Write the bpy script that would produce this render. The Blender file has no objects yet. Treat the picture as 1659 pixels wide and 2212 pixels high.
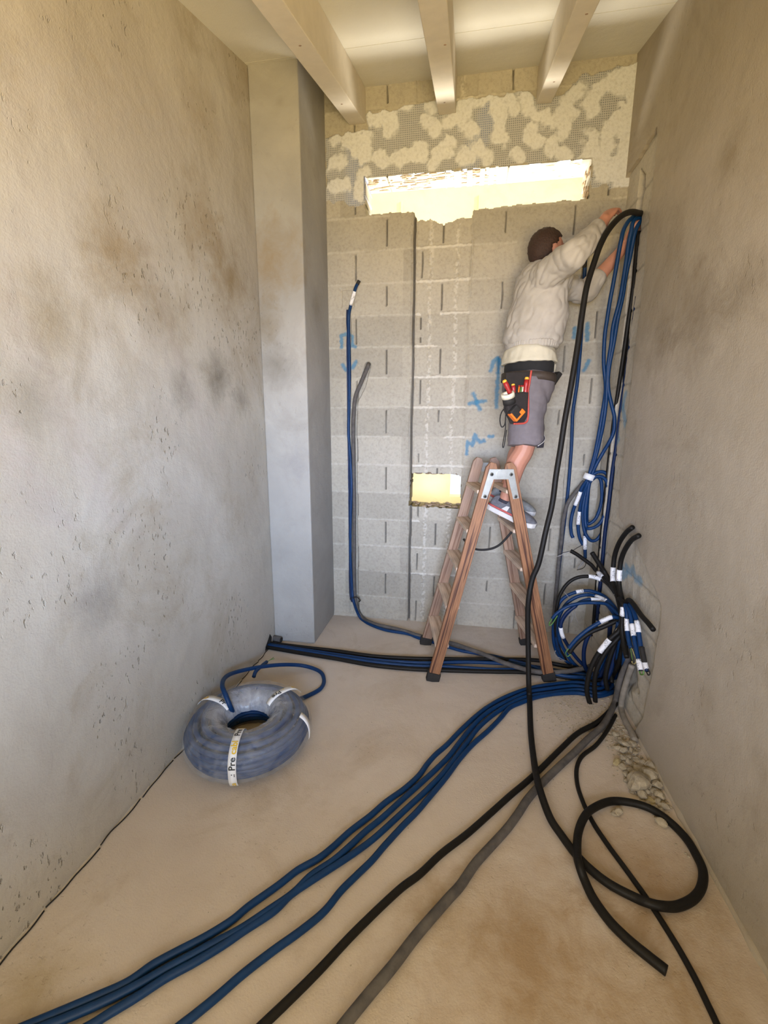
import bpy, math, random
import numpy as np
from mathutils import Vector, Matrix, noise as mnoise

random.seed(7)
C = bpy.context.scene.collection
PI = math.pi

# ---------------------------------------------------------------- camera, world, lamps, exposure
sc = bpy.context.scene
cam_d = bpy.data.cameras.new('camera'); cam = bpy.data.objects.new('camera', cam_d); C.objects.link(cam)
cam_d.sensor_fit = 'VERTICAL'; cam_d.sensor_height = 36.0; cam_d.lens = 962.0 / 2212.0 * 36.0; cam_d.clip_start = 0.02
cr = Vector((0.98515458, 0.17162672, 0.00383797)); cd = Vector((0.03791365, -0.19571468, -0.97992771)); cf = Vector((-0.16743064, 0.96552578, -0.19931621))
cam.matrix_world = Matrix(((cr.x, -cd.x, -cf.x, 0), (cr.y, -cd.y, -cf.y, 0), (cr.z, -cd.z, -cf.z, 1.48), (0, 0, 0, 1)))
sc.camera = cam

wd = bpy.data.worlds.new('sky'); sc.world = wd; wd.use_nodes = True
bg = wd.node_tree.nodes['Background']; bg.inputs[0].default_value = (0.86, 0.93, 1.0, 1); bg.inputs[1].default_value = 1.3

def area(name, loc, direction, sx, sy, power, col, spread=180):
    d = bpy.data.lights.new(name, 'AREA'); d.shape = 'RECTANGLE'; d.size = sx; d.size_y = sy; d.energy = power; d.color = col
    d.spread = math.radians(spread)
    o = bpy.data.objects.new(name, d); C.objects.link(o); o.location = loc
    o.rotation_euler = Vector(direction).to_track_quat('-Z', 'Y').to_euler(); return o

# daylight through the wide low opening behind the camera: cool sky comes down, warm sunlit yard comes up, plus an added warm fill
LAMPS = [
 ('rear_sky_light', (0.5, -1.15, 1.45), (-0.62, 1.0, -0.06), 0.6, 0.6, 12.0, (0.150, 0.462, 1.000), 55),
 ('rear_sky_light', (0.2, -1.15, 1.45), (-0.14, 1.0, -0.1), 0.8, 0.6, 12.6, (0.524, 0.667, 1.000), 50),
 ('rear_sky_light', (-0.3, -1.15, 1.45), (0.26, 1.0, -0.08), 0.6, 0.6, 9.0, (0.533, 0.667, 1.000), 50),
 ('rear_yard_light', (0.3, -1.15, 1.1), (-0.5, 1.0, 0.75), 0.9, 1.0, 36.0, (1.000, 0.750, 0.383), 95),
 ('rear_yard_light', (-0.1, -1.15, 1.1), (0.1, 1.0, 0.75), 0.9, 1.0, 16.2, (1.000, 0.704, 0.185), 95),
 ('rear_fill_light', (-0.1, -1.15, 0.95), (0.0, 1.0, -0.25), 1.4, 1.2, 27.0, (1.000, 0.856, 0.600), 170),  # added broad warm fill lamp, no source of its own
 ('ledge_light', (0.0, 3.85, 2.25), (0.0, -0.74, 0.68), 1.6, 0.6, 63.6, (1.000, 0.925, 0.792), 130),
]
for L_ in LAMPS: area(*L_)
# bright yard beyond the small hole
sun_d = bpy.data.lights.new('sun', 'SUN'); sun_d.energy = 3.2; sun_d.color = (1, 0.95, 0.82); sun_d.angle = 0.01
sun = bpy.data.objects.new('sun', sun_d); C.objects.link(sun)
sun.rotation_euler = Vector((-0.9, 0.35, -0.35)).to_track_quat('-Z', 'Y').to_euler()

sc.view_settings.view_transform = 'Standard'; sc.view_settings.look = 'None'; sc.view_settings.gamma = 1.0
sc.view_settings.use_curve_mapping = False
sc.view_settings.exposure = 0.0

# ---------------------------------------------------------------- materials
MATS = {}
def newmat(name):
    m = bpy.data.materials.new(name); m.use_nodes = True
    nt = m.node_tree; b = nt.nodes['Principled BSDF']; return m, nt, b
def N(nt, t, **k):
    n = nt.nodes.new(t)
    for a, v in k.items(): setattr(n, a, v)
    return n
def noise_node(nt, scale, detail=4, rough=0.6, vec=None, dist=0.0):
    n = N(nt, 'ShaderNodeTexNoise'); n.inputs['Scale'].default_value = scale; n.inputs['Detail'].default_value = detail
    n.inputs['Roughness'].default_value = rough; n.inputs['Distortion'].default_value = dist
    if vec is not None: nt.links.new(vec, n.inputs['Vector'])
    return n
def ramp(nt, fac, stops):
    r = N(nt, 'ShaderNodeValToRGB'); e = r.color_ramp.elements
    while len(e) < len(stops): e.new(0.5)
    for i, (p, c) in enumerate(stops): e[i].position = p; e[i].color = tuple(c) + (1,) if len(c) == 3 else c
    nt.links.new(fac, r.inputs[0]); return r
def mixc(nt, fac, a, b, mode='MIX'):
    n = N(nt, 'ShaderNodeMix', data_type='RGBA', blend_type=mode)
    if isinstance(fac, (int, float)): n.inputs[0].default_value = fac
    else: nt.links.new(fac, n.inputs[0])
    for i, v in ((6, a), (7, b)):
        if isinstance(v, tuple): n.inputs[i].default_value = v if len(v) == 4 else v + (1,)
        else: nt.links.new(v, n.inputs[i])
    return n.outputs[2]
def bump(nt, b, h, strength, dist, prev=None):
    n = N(nt, 'ShaderNodeBump'); n.inputs['Strength'].default_value = strength; n.inputs['Distance'].default_value = dist
    nt.links.new(h, n.inputs['Height'])
    if prev is not None: nt.links.new(prev, n.inputs['Normal'])
    nt.links.new(n.outputs[0], b.inputs['Normal']); return n.outputs[0]

def simple(name, col, rough=0.5, var=0.12, scale=60, bstr=0.15, bdist=0.002, metal=0.0, col2=None, spec=None):
    m, nt, b = newmat(name); tc = N(nt, 'ShaderNodeTexCoord')
    n = noise_node(nt, scale, 5, 0.6, tc.outputs['Object'])
    c2 = col2 or tuple(max(0, c * (1 - var * 2)) for c in col)
    r = ramp(nt, n.outputs[0], [(0.3, c2), (0.7, col)]); nt.links.new(r.outputs[0], b.inputs['Base Color'])
    b.inputs['Roughness'].default_value = rough; b.inputs['Metallic'].default_value = metal
    if spec is not None: b.inputs['Specular IOR Level'].default_value = spec
    if bstr: bump(nt, b, n.outputs[0], bstr, bdist)
    MATS[name] = m; return m

def plaster(name, ca, cb, stain, stain_amt=0.5, pits=0.6, spots=(), wave=0.35):
    m, nt, b = newmat(name); tc = N(nt, 'ShaderNodeTexCoord'); v = tc.outputs['Object']
    big = noise_node(nt, 1.3, 5, 0.62, v, 0.4); r = ramp(nt, big.outputs[0], [(0.32, ca), (0.68, cb)])
    st = noise_node(nt, 2.3, 8, 0.72, v, 0.8); sr = ramp(nt, st.outputs[0], [(0.52, (0, 0, 0)), (0.72, (1, 1, 1))])
    ml = N(nt, 'ShaderNodeMath', operation='MULTIPLY'); nt.links.new(sr.outputs[0], ml.inputs[0]); ml.inputs[1].default_value = stain_amt
    c = mixc(nt, ml.outputs[0], r.outputs[0], stain)
    for (pos, rad, colr, amt) in spots:
        mp_ = N(nt, 'ShaderNodeVectorMath', operation='DISTANCE'); nt.links.new(v, mp_.inputs[0]); mp_.inputs[1].default_value = pos
        dn = noise_node(nt, 7, 6, 0.7, v, 0.5); ad = N(nt, 'ShaderNodeMath', operation='MULTIPLY_ADD'); nt.links.new(dn.outputs[0], ad.inputs[0]); ad.inputs[1].default_value = rad * 2.2; nt.links.new(mp_.outputs['Value'], ad.inputs[2])
        rr_ = N(nt, 'ShaderNodeMapRange'); nt.links.new(ad.outputs[0], rr_.inputs[0]); rr_.inputs[1].default_value = rad * 1.0; rr_.inputs[2].default_value = rad * 2.2; rr_.inputs[3].default_value = amt; rr_.inputs[4].default_value = 0
        c = mixc(nt, rr_.outputs[0], c, colr)
    # small dark pits and trowel scratches in the render
    mp = N(nt, 'ShaderNodeMapping'); mp.inputs['Scale'].default_value = (1, 1, 0.5); mp.inputs['Rotation'].default_value = (0.8, 0.6, 0); nt.links.new(v, mp.inputs[0])
    pt = noise_node(nt, 58, 3, 0.6, mp.outputs[0]); msk = noise_node(nt, 2.2, 3, 0.5, v)
    pr = ramp(nt, pt.outputs[0], [(0.62, (0, 0, 0)), (0.69, (1, 1, 1))]); mr = ramp(nt, msk.outputs[0], [(0.48, (0, 0, 0)), (0.62, (1, 1, 1))])
    mm = N(nt, 'ShaderNodeMath', operation='MULTIPLY'); nt.links.new(pr.outputs[0], mm.inputs[0]); nt.links.new(mr.outputs[0], mm.inputs[1])
    m3 = N(nt, 'ShaderNodeMath', operation='MULTIPLY'); nt.links.new(mm.outputs[0], m3.inputs[0]); m3.inputs[1].default_value = 0.35 * pits
    c = mixc(nt, m3.outputs[0], c, (stain[0] * 0.5, stain[1] * 0.5, stain[2] * 0.5))
    nt.links.new(c, b.inputs['Base Color']); b.inputs['Roughness'].default_value = 0.85; b.inputs['Specular IOR Level'].default_value = 0.25
    fine = noise_node(nt, 160, 4, 0.6, v); mid = noise_node(nt, 9, 4, 0.5, v)
    p1 = bump(nt, b, fine.outputs[0], 0.4, 0.003); p2 = bump(nt, b, mid.outputs[0], wave, 0.012, p1)
    inv = N(nt, 'ShaderNodeMath', operation='SUBTRACT'); inv.inputs[0].default_value = 1; nt.links.new(mm.outputs[0], inv.inputs[1])
    bump(nt, b, inv.outputs[0], pits, 0.006, p2)
    MATS[name] = m; return m

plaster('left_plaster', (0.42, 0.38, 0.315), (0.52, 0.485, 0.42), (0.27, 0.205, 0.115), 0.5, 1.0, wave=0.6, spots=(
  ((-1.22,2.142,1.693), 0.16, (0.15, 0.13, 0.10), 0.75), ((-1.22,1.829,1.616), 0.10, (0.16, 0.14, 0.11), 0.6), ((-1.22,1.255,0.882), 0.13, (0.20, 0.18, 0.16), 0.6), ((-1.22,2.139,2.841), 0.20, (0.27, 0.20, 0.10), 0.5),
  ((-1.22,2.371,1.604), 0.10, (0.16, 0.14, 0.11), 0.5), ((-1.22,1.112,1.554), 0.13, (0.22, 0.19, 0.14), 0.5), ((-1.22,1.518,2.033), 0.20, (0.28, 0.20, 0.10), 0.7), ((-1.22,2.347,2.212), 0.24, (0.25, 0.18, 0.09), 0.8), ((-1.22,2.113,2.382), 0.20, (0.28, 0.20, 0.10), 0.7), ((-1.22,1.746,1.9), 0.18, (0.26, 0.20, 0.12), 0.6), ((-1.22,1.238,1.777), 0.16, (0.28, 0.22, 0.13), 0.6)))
plaster('right_plaster', (0.37, 0.325, 0.255), (0.46, 0.41, 0.34), (0.23, 0.185, 0.12), 0.45, 0.4, spots=(
  ((0.88,2.047,1.877), 0.22, (0.17, 0.13, 0.08), 0.6), ((0.88,1.756,1.916), 0.13, (0.17, 0.13, 0.08), 0.5), ((0.88,2.331,1.837), 0.14, (0.18, 0.14, 0.09), 0.5), ((0.88,1.939,2.396), 0.10, (0.22, 0.17, 0.10), 0.4)))
plaster('pillar_plaster', (0.29, 0.28, 0.26), (0.40, 0.385, 0.355), (0.27, 0.25, 0.22), 0.5, 0.4, spots=(
  ((-1.116,2.66,1.807), 0.16, (0.17, 0.155, 0.13), 0.6), ((-1.02,2.66,1.223), 0.12, (0.25, 0.24, 0.24), 0.6), ((-1.117,2.66,2.396), 0.22, (0.24, 0.17, 0.08), 0.75), ((-1.193,2.66,2.046), 0.14, (0.20, 0.16, 0.10), 0.7), ((-0.892,2.9,2.194), 0.12, (0.17, 0.15, 0.11), 0.6), ((-1.04,2.66,3.169), 0.025, (0.26, 0.24, 0.20), 0.5)))
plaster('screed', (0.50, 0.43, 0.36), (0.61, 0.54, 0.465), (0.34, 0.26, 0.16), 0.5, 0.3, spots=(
  ((0.248,1.025,0.0), 0.34, (0.30, 0.19, 0.085), 0.75), ((0.672,1.366,0.0), 0.26, (0.31, 0.20, 0.10), 0.6), ((0.658,1.025,0.0), 0.3, (0.29, 0.19, 0.09), 0.6),  # right foreground: browner, dimmer light put into the floor colour as soft spots
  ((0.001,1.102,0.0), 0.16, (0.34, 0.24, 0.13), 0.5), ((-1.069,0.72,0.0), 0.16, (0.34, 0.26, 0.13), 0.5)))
plaster('ceiling_paint', (0.62, 0.60, 0.53), (0.68, 0.66, 0.59), (0.5, 0.46, 0.38), 0.15, 0.05)
plaster('mortar', (0.42, 0.39, 0.34), (0.58, 0.55, 0.49), (0.28, 0.25, 0.21), 0.5, 0.8)
plaster('outer_wall', (0.92, 0.78, 0.42), (0.98, 0.86, 0.52), (0.80, 0.60, 0.22), 0.5, 0.2)
simple('rubble', (0.44, 0.38, 0.28), 0.9, 0.2, 40, 0.6, 0.01)
simple('crumbly_render', (0.50, 0.37, 0.25), 0.9, 0.2, 40, 0.6, 0.01)
simple('yellow_rubble', (0.50, 0.41, 0.22), 0.9, 0.2, 40, 0.6, 0.01)
simple('blue_sheath', (0.002, 0.034, 0.120), 0.5, 0.12, 30, 0.2, 0.002, spec=0.3)
simple('dark_blue_sheath', (0.002, 0.016, 0.070), 0.5, 0.12, 30, 0.2, 0.002, spec=0.3)
simple('black_sheath', (0.008, 0.007, 0.006), 0.55, 0.1, 90, 0.3, 0.003, spec=0.25)
simple('dusty_grey', (0.12, 0.108, 0.098), 0.8, 0.25, 25, 0.3, 0.003, col2=(0.055, 0.05, 0.05))
simple('pale_grey_pipe', (0.30, 0.27, 0.23), 0.7, 0.2, 25, 0.2, 0.003)
simple('white_tape', (0.80, 0.80, 0.80), 0.5, 0.03, 30, 0.0)
simple('black_print', (0.02, 0.02, 0.02), 0.6, 0, 10, 0)
simple('yellow_print', (0.75, 0.48, 0.02), 0.6, 0.05, 10, 0)
simple('green_yellow_wire', (0.10, 0.22, 0.05), 0.4, 0.05, 30, 0)
simple('yellow_wire', (0.65, 0.55, 0.22), 0.4, 0.05, 30, 0)
simple('grey_wire', (0.30, 0.29, 0.28), 0.4, 0.1, 30, 0)
simple('steel', (0.42, 0.44, 0.43), 0.38, 0.1, 30, 0.05, 0.001, metal=0.75)
simple('dark_steel', (0.05, 0.05, 0.05), 0.4, 0.1, 30, 0.0, metal=0.6)
simple('black_rubber', (0.018, 0.016, 0.015), 0.8, 0.2, 50, 0.3, 0.002)
simple('skin', (0.46, 0.21, 0.14), 0.55, 0.06, 18, 0.08, 0.002)
simple('hair', (0.045, 0.018, 0.010), 0.7, 0.3, 120, 0.8, 0.006)
simple('sweater', (0.42, 0.39, 0.35), 0.95, 0.05, 22, 0.25, 0.006)
simple('cream_cotton', (0.56, 0.52, 0.41), 0.9, 0.05, 25, 0.3, 0.006)
simple('black_cloth', (0.012, 0.012, 0.013), 0.9, 0.1, 60, 0.2, 0.003)
simple('grey_cloth', (0.165, 0.145, 0.155), 0.9, 0.08, 28, 0.3, 0.005)
simple('dark_cloth', (0.035, 0.032, 0.045), 0.9, 0.1, 60, 0.2, 0.003)
simple('belt_leather', (0.055, 0.038, 0.028), 0.7, 0.2, 40, 0.3, 0.003)
simple('pouch_cloth', (0.022, 0.017, 0.016), 0.85, 0.2, 50, 0.3, 0.003)
simple('red_edging', (0.50, 0.07, 0.05), 0.6, 0.08, 40, 0.1, 0.002)
simple('red_plastic', (0.36, 0.02, 0.02), 0.4, 0.08, 40, 0)
simple('yellow_plastic', (0.80, 0.46, 0.05), 0.4, 0.05, 40, 0)
simple('orange_plastic', (0.90, 0.20, 0.02), 0.4, 0.05, 40, 0)
simple('cream_plastic', (0.74, 0.70, 0.55), 0.5, 0.05, 40, 0)
simple('shoe_grey', (0.15, 0.15, 0.17), 0.85, 0.2, 45, 0.4, 0.003)
simple('shoe_dusty', (0.26, 0.27, 0.27), 0.9, 0.2, 45, 0.4, 0.003)
simple('sole_white', (0.62, 0.60, 0.58), 0.6, 0.08, 30, 0.1, 0.002)
simple('shoe_red', (0.50, 0.10, 0.09), 0.6, 0.08, 30, 0.1, 0.002)
simple('beam_paint', (0.66, 0.60, 0.50), 0.7, 0.05, 14, 0.1, 0.002)

def wood(name, dark, light, rough=0.55, sc_=1.0):
    m, nt, b = newmat(name); tc = N(nt, 'ShaderNodeTexCoord')
    mp = N(nt, 'ShaderNodeMapping'); mp.inputs['Scale'].default_value = (75 * sc_, 40 * sc_, 1.6 * sc_); nt.links.new(tc.outputs['Object'], mp.inputs[0])
    n = noise_node(nt, 1.0, 3, 0.5, mp.outputs[0], 0.7)
    r = ramp(nt, n.outputs[0], [(0.40, dark), (0.46, light), (0.52, tuple((a * 0.5 + c * 0.5) for a, c in zip(dark, light))), (0.57, light), (0.66, tuple((a * 0.7 + c * 0.3) for a, c in zip(dark, light)))])
    f = noise_node(nt, 5, 3, 0.5, tc.outputs['Object']); fr = ramp(nt, f.outputs[0], [(0.35, (0.78, 0.78, 0.78)), (0.7, (1.08, 1.05, 1.0))])
    c = mixc(nt, 1.0, r.outputs[0], fr.outputs[0], 'MULTIPLY')
    nt.links.new(c, b.inputs['Base Color']); b.inputs['Roughness'].default_value = rough
    bump(nt, b, n.outputs[0], 0.3, 0.002); MATS[name] = m; return m
wood('pine_varnished', (0.075, 0.024, 0.010), (0.33, 0.155, 0.070))
wood('pine_worn', (0.20, 0.11, 0.07), (0.36, 0.24, 0.17))
wood('pine_tread', (0.34, 0.23, 0.16), (0.66, 0.53, 0.42), 0.7)

# clear crinkled film of the cable drum
m, nt, b = newmat('clear_film'); tc = N(nt, 'ShaderNodeTexCoord')
n1 = noise_node(nt, 14, 5, 0.65, tc.outputs['Object'], 1.2)
r1 = ramp(nt, n1.outputs[0], [(0.30, (0.05, 0.05, 0.05)), (0.75, (0.30, 0.30, 0.30))])
tr = N(nt, 'ShaderNodeBsdfTransparent'); mx = N(nt, 'ShaderNodeMixShader')
b.inputs['Base Color'].default_value = (0.70, 0.71, 0.74, 1); b.inputs['Roughness'].default_value = 0.12; b.inputs['Specular IOR Level'].default_value = 1.0
bump(nt, b, n1.outputs[0], 0.9, 0.012)
sxf = N(nt, 'ShaderNodeSeparateXYZ'); nt.links.new(tc.outputs['Object'], sxf.inputs[0]); cxy = N(nt, 'ShaderNodeCombineXYZ'); nt.links.new(sxf.outputs[0], cxy.inputs[0]); nt.links.new(sxf.outputs[1], cxy.inputs[1])
lnf = N(nt, 'ShaderNodeVectorMath', operation='LENGTH'); nt.links.new(cxy.outputs[0], lnf.inputs[0])
mrf = N(nt, 'ShaderNodeMapRange'); nt.links.new(lnf.outputs['Value'], mrf.inputs[0]); mrf.inputs[1].default_value = 0.125; mrf.inputs[2].default_value = 0.215; mrf.inputs[3].default_value = 0.62; mrf.inputs[4].default_value = 0.0
n2f = noise_node(nt, 9, 4, 0.6, tc.outputs['Object'], 1.0); mlf = N(nt, 'ShaderNodeMath', operation='MULTIPLY'); nt.links.new(mrf.outputs[0], mlf.inputs[0]); nt.links.new(n2f.outputs[0], mlf.inputs[1])
adf = N(nt, 'ShaderNodeMath', operation='ADD'); nt.links.new(mlf.outputs[0], adf.inputs[0]); nt.links.new(r1.outputs[0], adf.inputs[1])
nt.links.new(adf.outputs[0], mx.inputs[0]); nt.links.new(tr.outputs[0], mx.inputs[1]); nt.links.new(b.outputs[0], mx.inputs[2])
nt.links.new(mx.outputs[0], nt.nodes['Material Output'].inputs[0]); MATS['clear_film'] = m

# hand-marked white cable label
m, nt, b = newmat('marked_label'); tc = N(nt, 'ShaderNodeTexCoord')
n1 = noise_node(nt, 260, 1, 0.4, tc.outputs['Object'], 1.0); n2 = noise_node(nt, 34, 1, 0.4, tc.outputs['Object'])
a1 = ramp(nt, n1.outputs[0], [(0.56, (0, 0, 0)), (0.60, (1, 1, 1))]); a2 = ramp(nt, n2.outputs[0], [(0.50, (0, 0, 0)), (0.58, (1, 1, 1))])
mu = N(nt, 'ShaderNodeMath', operation='MULTIPLY'); nt.links.new(a1.outputs[0], mu.inputs[0]); nt.links.new(a2.outputs[0], mu.inputs[1])
nt.links.new(mixc(nt, mu.outputs[0], (0.80, 0.80, 0.82), (0.06, 0.06, 0.08)), b.inputs['Base Color']); b.inputs['Roughness'].default_value = 0.5
MATS['marked_label'] = m

# bare concrete block wall: base colour from the surface's own vertex colours (blocks, mortar, filler, spray marks, painted gap shade)
m, nt, b = newmat('block_wall'); tc = N(nt, 'ShaderNodeTexCoord'); v = tc.outputs['Object']
at = N(nt, 'ShaderNodeAttribute', attribute_name='Col')
g = noise_node(nt, 60, 6, 0.62, v); gr = ramp(nt, g.outputs[0], [(0.25, (0.80, 0.79, 0.77)), (0.5, (1, 1, 1)), (0.78, (1.10, 1.10, 1.08))])
c = mixc(nt, 1.0, at.outputs['Color'], gr.outputs[0], 'MULTIPLY')
sp = noise_node(nt, 210, 2, 0.5, v); spr = ramp(nt, sp.outputs[0], [(0.70, (0, 0, 0)), (0.78, (0.6, 0.6, 0.6))]); c = mixc(nt, spr.outputs[0], c, (0.72, 0.69, 0.62))
# woven reinforcement mesh where the attribute's alpha says so
sx = N(nt, 'ShaderNodeSeparateXYZ'); nt.links.new(v, sx.inputs[0])
def lines(out, pitch):
    a = N(nt, 'ShaderNodeMath', operation='MULTIPLY'); nt.links.new(out, a.inputs[0]); a.inputs[1].default_value = 2 * PI / pitch
    s = N(nt, 'ShaderNodeMath', operation='SINE'); nt.links.new(a.outputs[0], s.inputs[0])
    t = N(nt, 'ShaderNodeMath', operation='GREATER_THAN'); nt.links.new(s.outputs[0], t.inputs[0]); t.inputs[1].default_value = 0.35; return t.outputs[0]
mxm = N(nt, 'ShaderNodeMath', operation='MAXIMUM'); nt.links.new(lines(sx.outputs[0], 0.0115), mxm.inputs[0]); nt.links.new(lines(sx.outputs[2], 0.0115), mxm.inputs[1])
am = N(nt, 'ShaderNodeMath', operation='MULTIPLY'); nt.links.new(mxm.outputs[0], am.inputs[0]); nt.links.new(at.outputs['Alpha'], am.inputs[1])
am2 = N(nt, 'ShaderNodeMath', operation='MULTIPLY'); nt.links.new(am.outputs[0], am2.inputs[0]); am2.inputs[1].default_value = 0.55
c = mixc(nt, am2.outputs[0], c, (0.62, 0.61, 0.60))
nt.links.new(c, b.inputs['Base Color']); b.inputs['Roughness'].default_value = 0.9; b.inputs['Specular IOR Level'].default_value = 0.2
p = bump(nt, b, g.outputs[0], 0.5, 0.004); bump(nt, b, sp.outputs[0], 0.4, 0.003, p); MATS['block_wall'] = m

# ---------------------------------------------------------------- geometry helpers
class M:
    def __init__(s): s.v = []; s.f = []
    def add(s, vs, fs):
        o = len(s.v); s.v += [tuple(p) for p in vs]; s.f += [tuple(i + o for i in q) for q in fs]; return s
    def box(s, a, b):
        x0, y0, z0 = a; x1, y1, z1 = b
        return s.add([(x0, y0, z0), (x1, y0, z0), (x1, y1, z0), (x0, y1, z0), (x0, y0, z1), (x1, y0, z1), (x1, y1, z1), (x0, y1, z1)],
                     [(0, 3, 2, 1), (4, 5, 6, 7), (0, 1, 5, 4), (1, 2, 6, 5), (2, 3, 7, 6), (3, 0, 4, 7)])
    def tube(s, pts, r, segs=10, cap=True):
        pts = [Vector(p) for p in pts]; n = len(pts); rr = r if isinstance(r, (list, tuple)) else [r] * n
        t = (pts[1] - pts[0]).normalized(); u = t.orthogonal().normalized(); vs = []; fs = []
        for i in range(n):
            t2 = (pts[min(i + 1, n - 1)] - pts[max(i - 1, 0)])
            t2 = t2.normalized() if t2.length > 1e-9 else t
            u = (t.rotation_difference(t2) @ u); u = (u - t2 * u.dot(t2)).normalized(); t = t2; w = t.cross(u)
            for k in range(segs):
                a = 2 * PI * k / segs; vs.append(pts[i] + (u * math.cos(a) + w * math.sin(a)) * rr[i])
        for i in range(n - 1):
            for k in range(segs):
                a = i * segs + k; b_ = i * segs + (k + 1) % segs; fs.append((a, b_, b_ + segs, a + segs))
        if cap: fs.append(tuple(range(segs - 1, -1, -1))); fs.append(tuple(range((n - 1) * segs, n * segs)))
        return s.add(vs, fs)
    def rings(s, rs, cap=True):
        k = len(rs[0]); vs = [p for r in rs for p in r]; fs = []
        for i in range(len(rs) - 1):
            for j in range(k):
                a = i * k + j; b_ = i * k + (j + 1) % k; fs.append((a, b_, b_ + k, a + k))
        if cap: fs.append(tuple(range(k - 1, -1, -1))); fs.append(tuple(range((len(rs) - 1) * k, len(rs) * k)))
        return s.add(vs, fs)
    def ball(s, c, rx, ry=None, rz=None, fr=None, nu=18, nv=12):
        ry = ry or rx; rz = rz or rx; c = Vector(c); fr = fr or (Vector((1, 0, 0)), Vector((0, 1, 0)), Vector((0, 0, 1)))
        vs = []; fs = []
        for j in range(1, nv):
            th = PI * j / nv
            for i in range(nu):
                ph = 2 * PI * i / nu
                vs.append(c + fr[0] * (rx * math.sin(th) * math.cos(ph)) + fr[1] * (ry * math.sin(th) * math.sin(ph)) + fr[2] * (rz * math.cos(th)))
        for j in range(nv - 2):
            for i in range(nu):
                a = j * nu + i; b_ = j * nu + (i + 1) % nu; fs.append((a, a + nu, b_ + nu, b_))
        top = len(vs); vs.append(c + fr[2] * rz); bot = len(vs); vs.append(c - fr[2] * rz)
        for i in range(nu):
            fs.append((top, i, (i + 1) % nu)); a = (nv - 2) * nu; fs.append((bot, a + (i + 1) % nu, a + i))
        return s.add(vs, fs)
    def mesh(s, name, mat=None, smooth=True):
        me = bpy.data.meshes.new(name); me.from_pydata([tuple(p) for p in s.v], [], s.f); me.validate()
        if mat: me.materials.append(MATS[mat])
        if smooth: me.polygons.foreach_set('use_smooth', [True] * len(me.polygons))
        me.update(); return me
def link(name, me, parent=None):
    o = bpy.data.objects.new(name, me); C.objects.link(o)
    if parent is not None: o.parent = parent
    return o
def obj(name, m, mat, parent=None, smooth=True, bevel=0):
    o = link(name, m.mesh(name, mat, smooth), parent)
    if bevel:
        md = o.modifiers.new('bevel', 'BEVEL'); md.width = bevel; md.segments = 2; md.limit_method = 'ANGLE'
    return o
def tag(o, label, cat, group=None):
    o['label'] = label; o['category'] = cat
    if group: o['group'] = group
    return o
def struct(o): o['kind'] = 'structure'; return o
def empty(name, loc=(0, 0, 0), rz=0):
    o = bpy.data.objects.new(name, None); C.objects.link(o); o.location = loc; o.rotation_euler = (0, 0, rz); o.empty_display_size = 0.05; return o
def spline(pts, sub=7):
    p = [Vector(q) for q in pts]
    if len(p) < 3: return [p[0].lerp(p[-1], i / 8) for i in range(9)]
    q = [p[0] * 2 - p[1]] + p + [p[-1] * 2 - p[-2]]; out = []
    for i in range(1, len(q) - 2):
        for k in range(sub):
            t = k / sub; a, b_, c, d = q[i - 1], q[i], q[i + 1], q[i + 2]
            out.append(0.5 * ((2 * b_) + (c - a) * t + (2 * a - 5 * b_ + 4 * c - d) * t * t + (3 * b_ - 3 * c + d - a) * t ** 3))
    out.append(p[-1]); return out
def ball_mesh_angle(o, deg=40):
    me = o.data; me.polygons.foreach_set('use_smooth', [True] * len(me.polygons))
    try: me.set_sharp_from_angle(angle=math.radians(deg))
    except Exception: pass
def autosmooth(o, deg=35):
    ball_mesh_angle(o, deg); return o

# lattice noise in numpy
_rng = np.random.RandomState(5); _lat = [_rng.rand(256, 256) for _ in range(6)]
def vn(x, y, s, k=0):
    x = np.asarray(x) * s + 37.3 * k; y = np.asarray(y) * s + 11.7 * k; xi = np.floor(x).astype(int); yi = np.floor(y).astype(int)
    fx = x - xi; fy = y - yi; fx = fx * fx * (3 - 2 * fx); fy = fy * fy * (3 - 2 * fy); L = _lat[k % 6]
    a = L[xi & 255, yi & 255]; b_ = L[(xi + 1) & 255, yi & 255]; c = L[xi & 255, (yi + 1) & 255]; d = L[(xi + 1) & 255, (yi + 1) & 255]
    return (a * (1 - fx) + b_ * fx) * (1 - fy) + (c * (1 - fx) + d * fx) * fy
def fbm(x, y, s, k=0, o=4):
    r = 0; a = 0.5; t = 0
    for i in range(o): r = r + a * vn(x, y, s * 2 ** i, k + i); t += a; a *= 0.5
    return r / t
def segdist(X, Z, pl):
    d = np.full(X.shape, 9.0)
    for (x0, z0), (x1, z1) in zip(pl[:-1], pl[1:]):
        dx = x1 - x0; dz = z1 - z0; L = dx * dx + dz * dz + 1e-12
        t = np.clip(((X - x0) * dx + (Z - z0) * dz) / L, 0, 1); d = np.minimum(d, np.hypot(X - x0 - t * dx, Z - z0 - t * dz))
    return d
def inpoly(X, Z, poly):
    r = np.zeros(X.shape, bool); n = len(poly)
    for i in range(n):
        x0, z0 = poly[i]; x1, z1 = poly[(i + 1) % n]
        if z0 == z1: continue
        c = ((z0 > Z) != (z1 > Z)) & (X < (x1 - x0) * (Z - z0) / (z1 - z0) + x0); r ^= c
    return r
def sm(e0, e1, x):
    t = np.clip((x - e0) / (e1 - e0), 0, 1); return t * t * (3 - 2 * t)

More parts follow.
